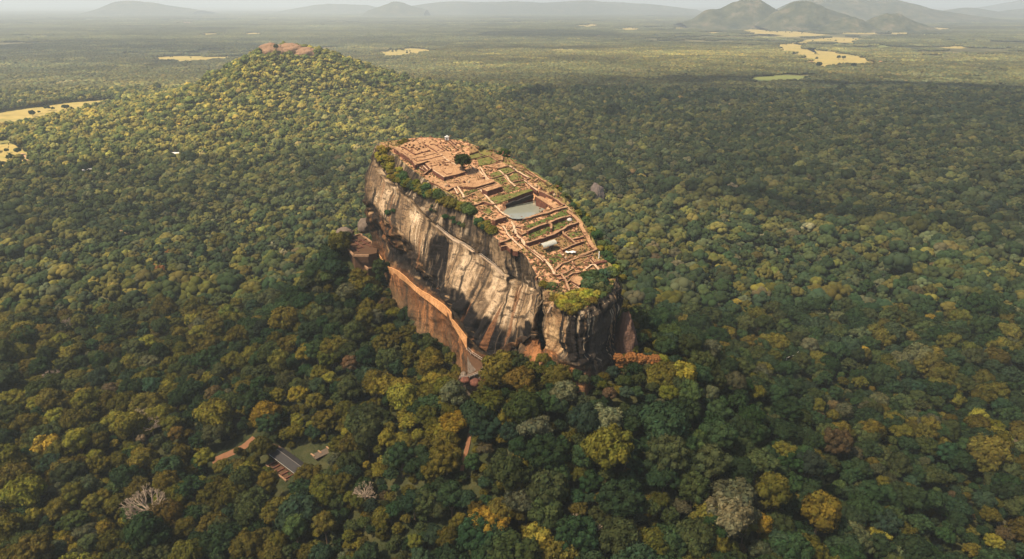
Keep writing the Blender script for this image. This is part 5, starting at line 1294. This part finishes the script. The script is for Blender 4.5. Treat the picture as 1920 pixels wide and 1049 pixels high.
# far clumps
cl_objs = []
far = empty('far_forest_clumps', (0, 0, 0), '', 'x'); bpy.data.objects.remove(far)
fx, fy = jgrid(-9000, 9000, 2380, 9500, 88)
m_ = (np.abs(fx) < .80*fy+120); fx, fy = fx[m_], fy[m_]
gx2, gy2 = jgrid(-22000, 22000, 9500, 26000, 190); m_ = (np.abs(gx2) < .80*gy2+120); gx2, gy2 = gx2[m_], gy2[m_]
sc2 = np.concatenate([np.ones(len(fx)), np.full(len(gx2), 1.9)]); fx = np.concatenate([fx, gx2]); fy = np.concatenate([fy, gy2])
m_ = keep_mask(fx, fy); 
dens = fb(fx, fy, 1500, 111, 4); open_ = np.exp(-((fx-2600)/1500)**2-((fy-6200)/1500)**2)
dens2 = fb(fx*.45, fy*1.4, 420, 113, 4)
m_ &= (dens*.7+dens2*.8+rng.normal(0, .10, len(fx))+open_*.55 < .33)
fx, fy, sc2 = fx[m_], fy[m_], sc2[m_]; nf = len(fx)
sz = rng.uniform(.85, 1.12, nf)*sc2
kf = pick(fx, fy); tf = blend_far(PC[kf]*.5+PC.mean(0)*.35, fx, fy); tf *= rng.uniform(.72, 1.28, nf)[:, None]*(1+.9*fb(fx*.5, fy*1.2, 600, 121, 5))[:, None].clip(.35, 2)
CP_ = []
for v, me in enumerate(CLUMPS):
    o = bpy.data.objects.new('tree_clump', me); COL.objects.link(o); o['tint'] = [.045, .052, .02]; a = (v-2.5)*500
    o.location = (a, 2460, float(height(a, 2460))); tag(o, 'clump of far forest trees at the beginning of the distant plain', kind='stuff'); CP_.append(o)
points_obj('forest', np.stack([fx, fy, height(fx, fy)-1], 1), np.stack([sz, sz, np.minimum(sz, 1.25)], 1), rng.uniform(0, 6.28, nf), rng.integers(0, 6, nf), tf, CP_, 'distant forest stretching to the horizon')

# ------------------------------------------------------------------ clouds (above and outside the picture, their shadows lie on the forest)
CM = bpy.data.materials.new('cloud'); CM.use_nodes = True; t = CM.node_tree; t.nodes.clear(); k = NB(t)
d = k.n('BsdfDiffuse'); d.inputs[0].default_value = (.92, .93, .95, 1); tr = k.n('BsdfTransparent'); mx = k.n('MixShader'); mx.inputs[0].default_value = .34   # thin, translucent cloud
k.l(tr.outputs[0], mx.inputs[1]); k.l(d.outputs[0], mx.inputs[2]); o_ = k.n('OutputMaterial'); k.l(mx.outputs[0], o_.inputs[0])
def cloud(gx_, gy_, rx, ry, alt, label, seed, rz=0.0):
    """cloud whose shadow centre falls at gx_, gy_"""
    s = alt/SUN.z; c = (gx_+SUN.x*s, gy_+SUN.y*s, alt)
    v, f = ICO3 if False else ico(5); d = 1+.28*np.array([noise.fractal(Vector(p*1.8)+Vector((seed, 0, 0)), 1.0, 2.0, 5) for p in v])
    v = v*d[:, None]; v[:, 2] = np.where(v[:, 2] < 0, v[:, 2]*.3, v[:, 2]); v = v*np.array((rx, ry, 140))
    me = bpy.data.meshes.new('cloud'); me.from_pydata(v.tolist(), [], f.tolist()); me.materials.append(CM)
    o = bpy.data.objects.new('cloud', me); COL.objects.link(o); o.location = c; o.rotation_euler = (0, 0, rz); tag(o, label, kind='stuff')
CLOUDS = True
if CLOUDS:
    cloud(-760, 1060, 470, 210, 1500, 'thin cloud over the forest left of the rock', 19, .3)
    cloud(1000, 1900, 1050, 1080, 1550, 'thin cloud over the forest right of the rock', 5)
    cloud(-2800, 5000, 1300, 600, 1600, 'thin cloud over the far forest at left', 8)
    cloud(400, 7300, 700, 800, 1700, 'thin cloud over the far forest in the middle', 14)

# ------------------------------------------------------------------ haze
hz = bpy.data.materials.new('haze'); hz.use_nodes = True; t = hz.node_tree; t.nodes.clear()
pv = t.nodes.new('ShaderNodeVolumePrincipled'); pv.inputs['Color'].default_value = (.80, .93, 1.0, 1); pv.inputs['Density'].default_value = HAZE_D; pv.inputs['Anisotropy'].default_value = .1
ou = t.nodes.new('ShaderNodeOutputMaterial'); t.links.new(pv.outputs[0], ou.inputs['Volume'])
mb = MB(); top = 560.0; bot = -12.0; mb.box((0, 20000, (top+bot)/2), (110000, 90000, top-bot))
o = mb.obj('haze', [hz]); tag(o, 'pale haze over the plain', kind='stuff')
for o in bpy.data.objects:                      # keep descriptions short
    l = o.get('label')
    if l and len(l.split()) > 16:
        w_ = l.split()
        while len(w_) > 16: w_.pop(0)
        o['label'] = ' '.join(w_)
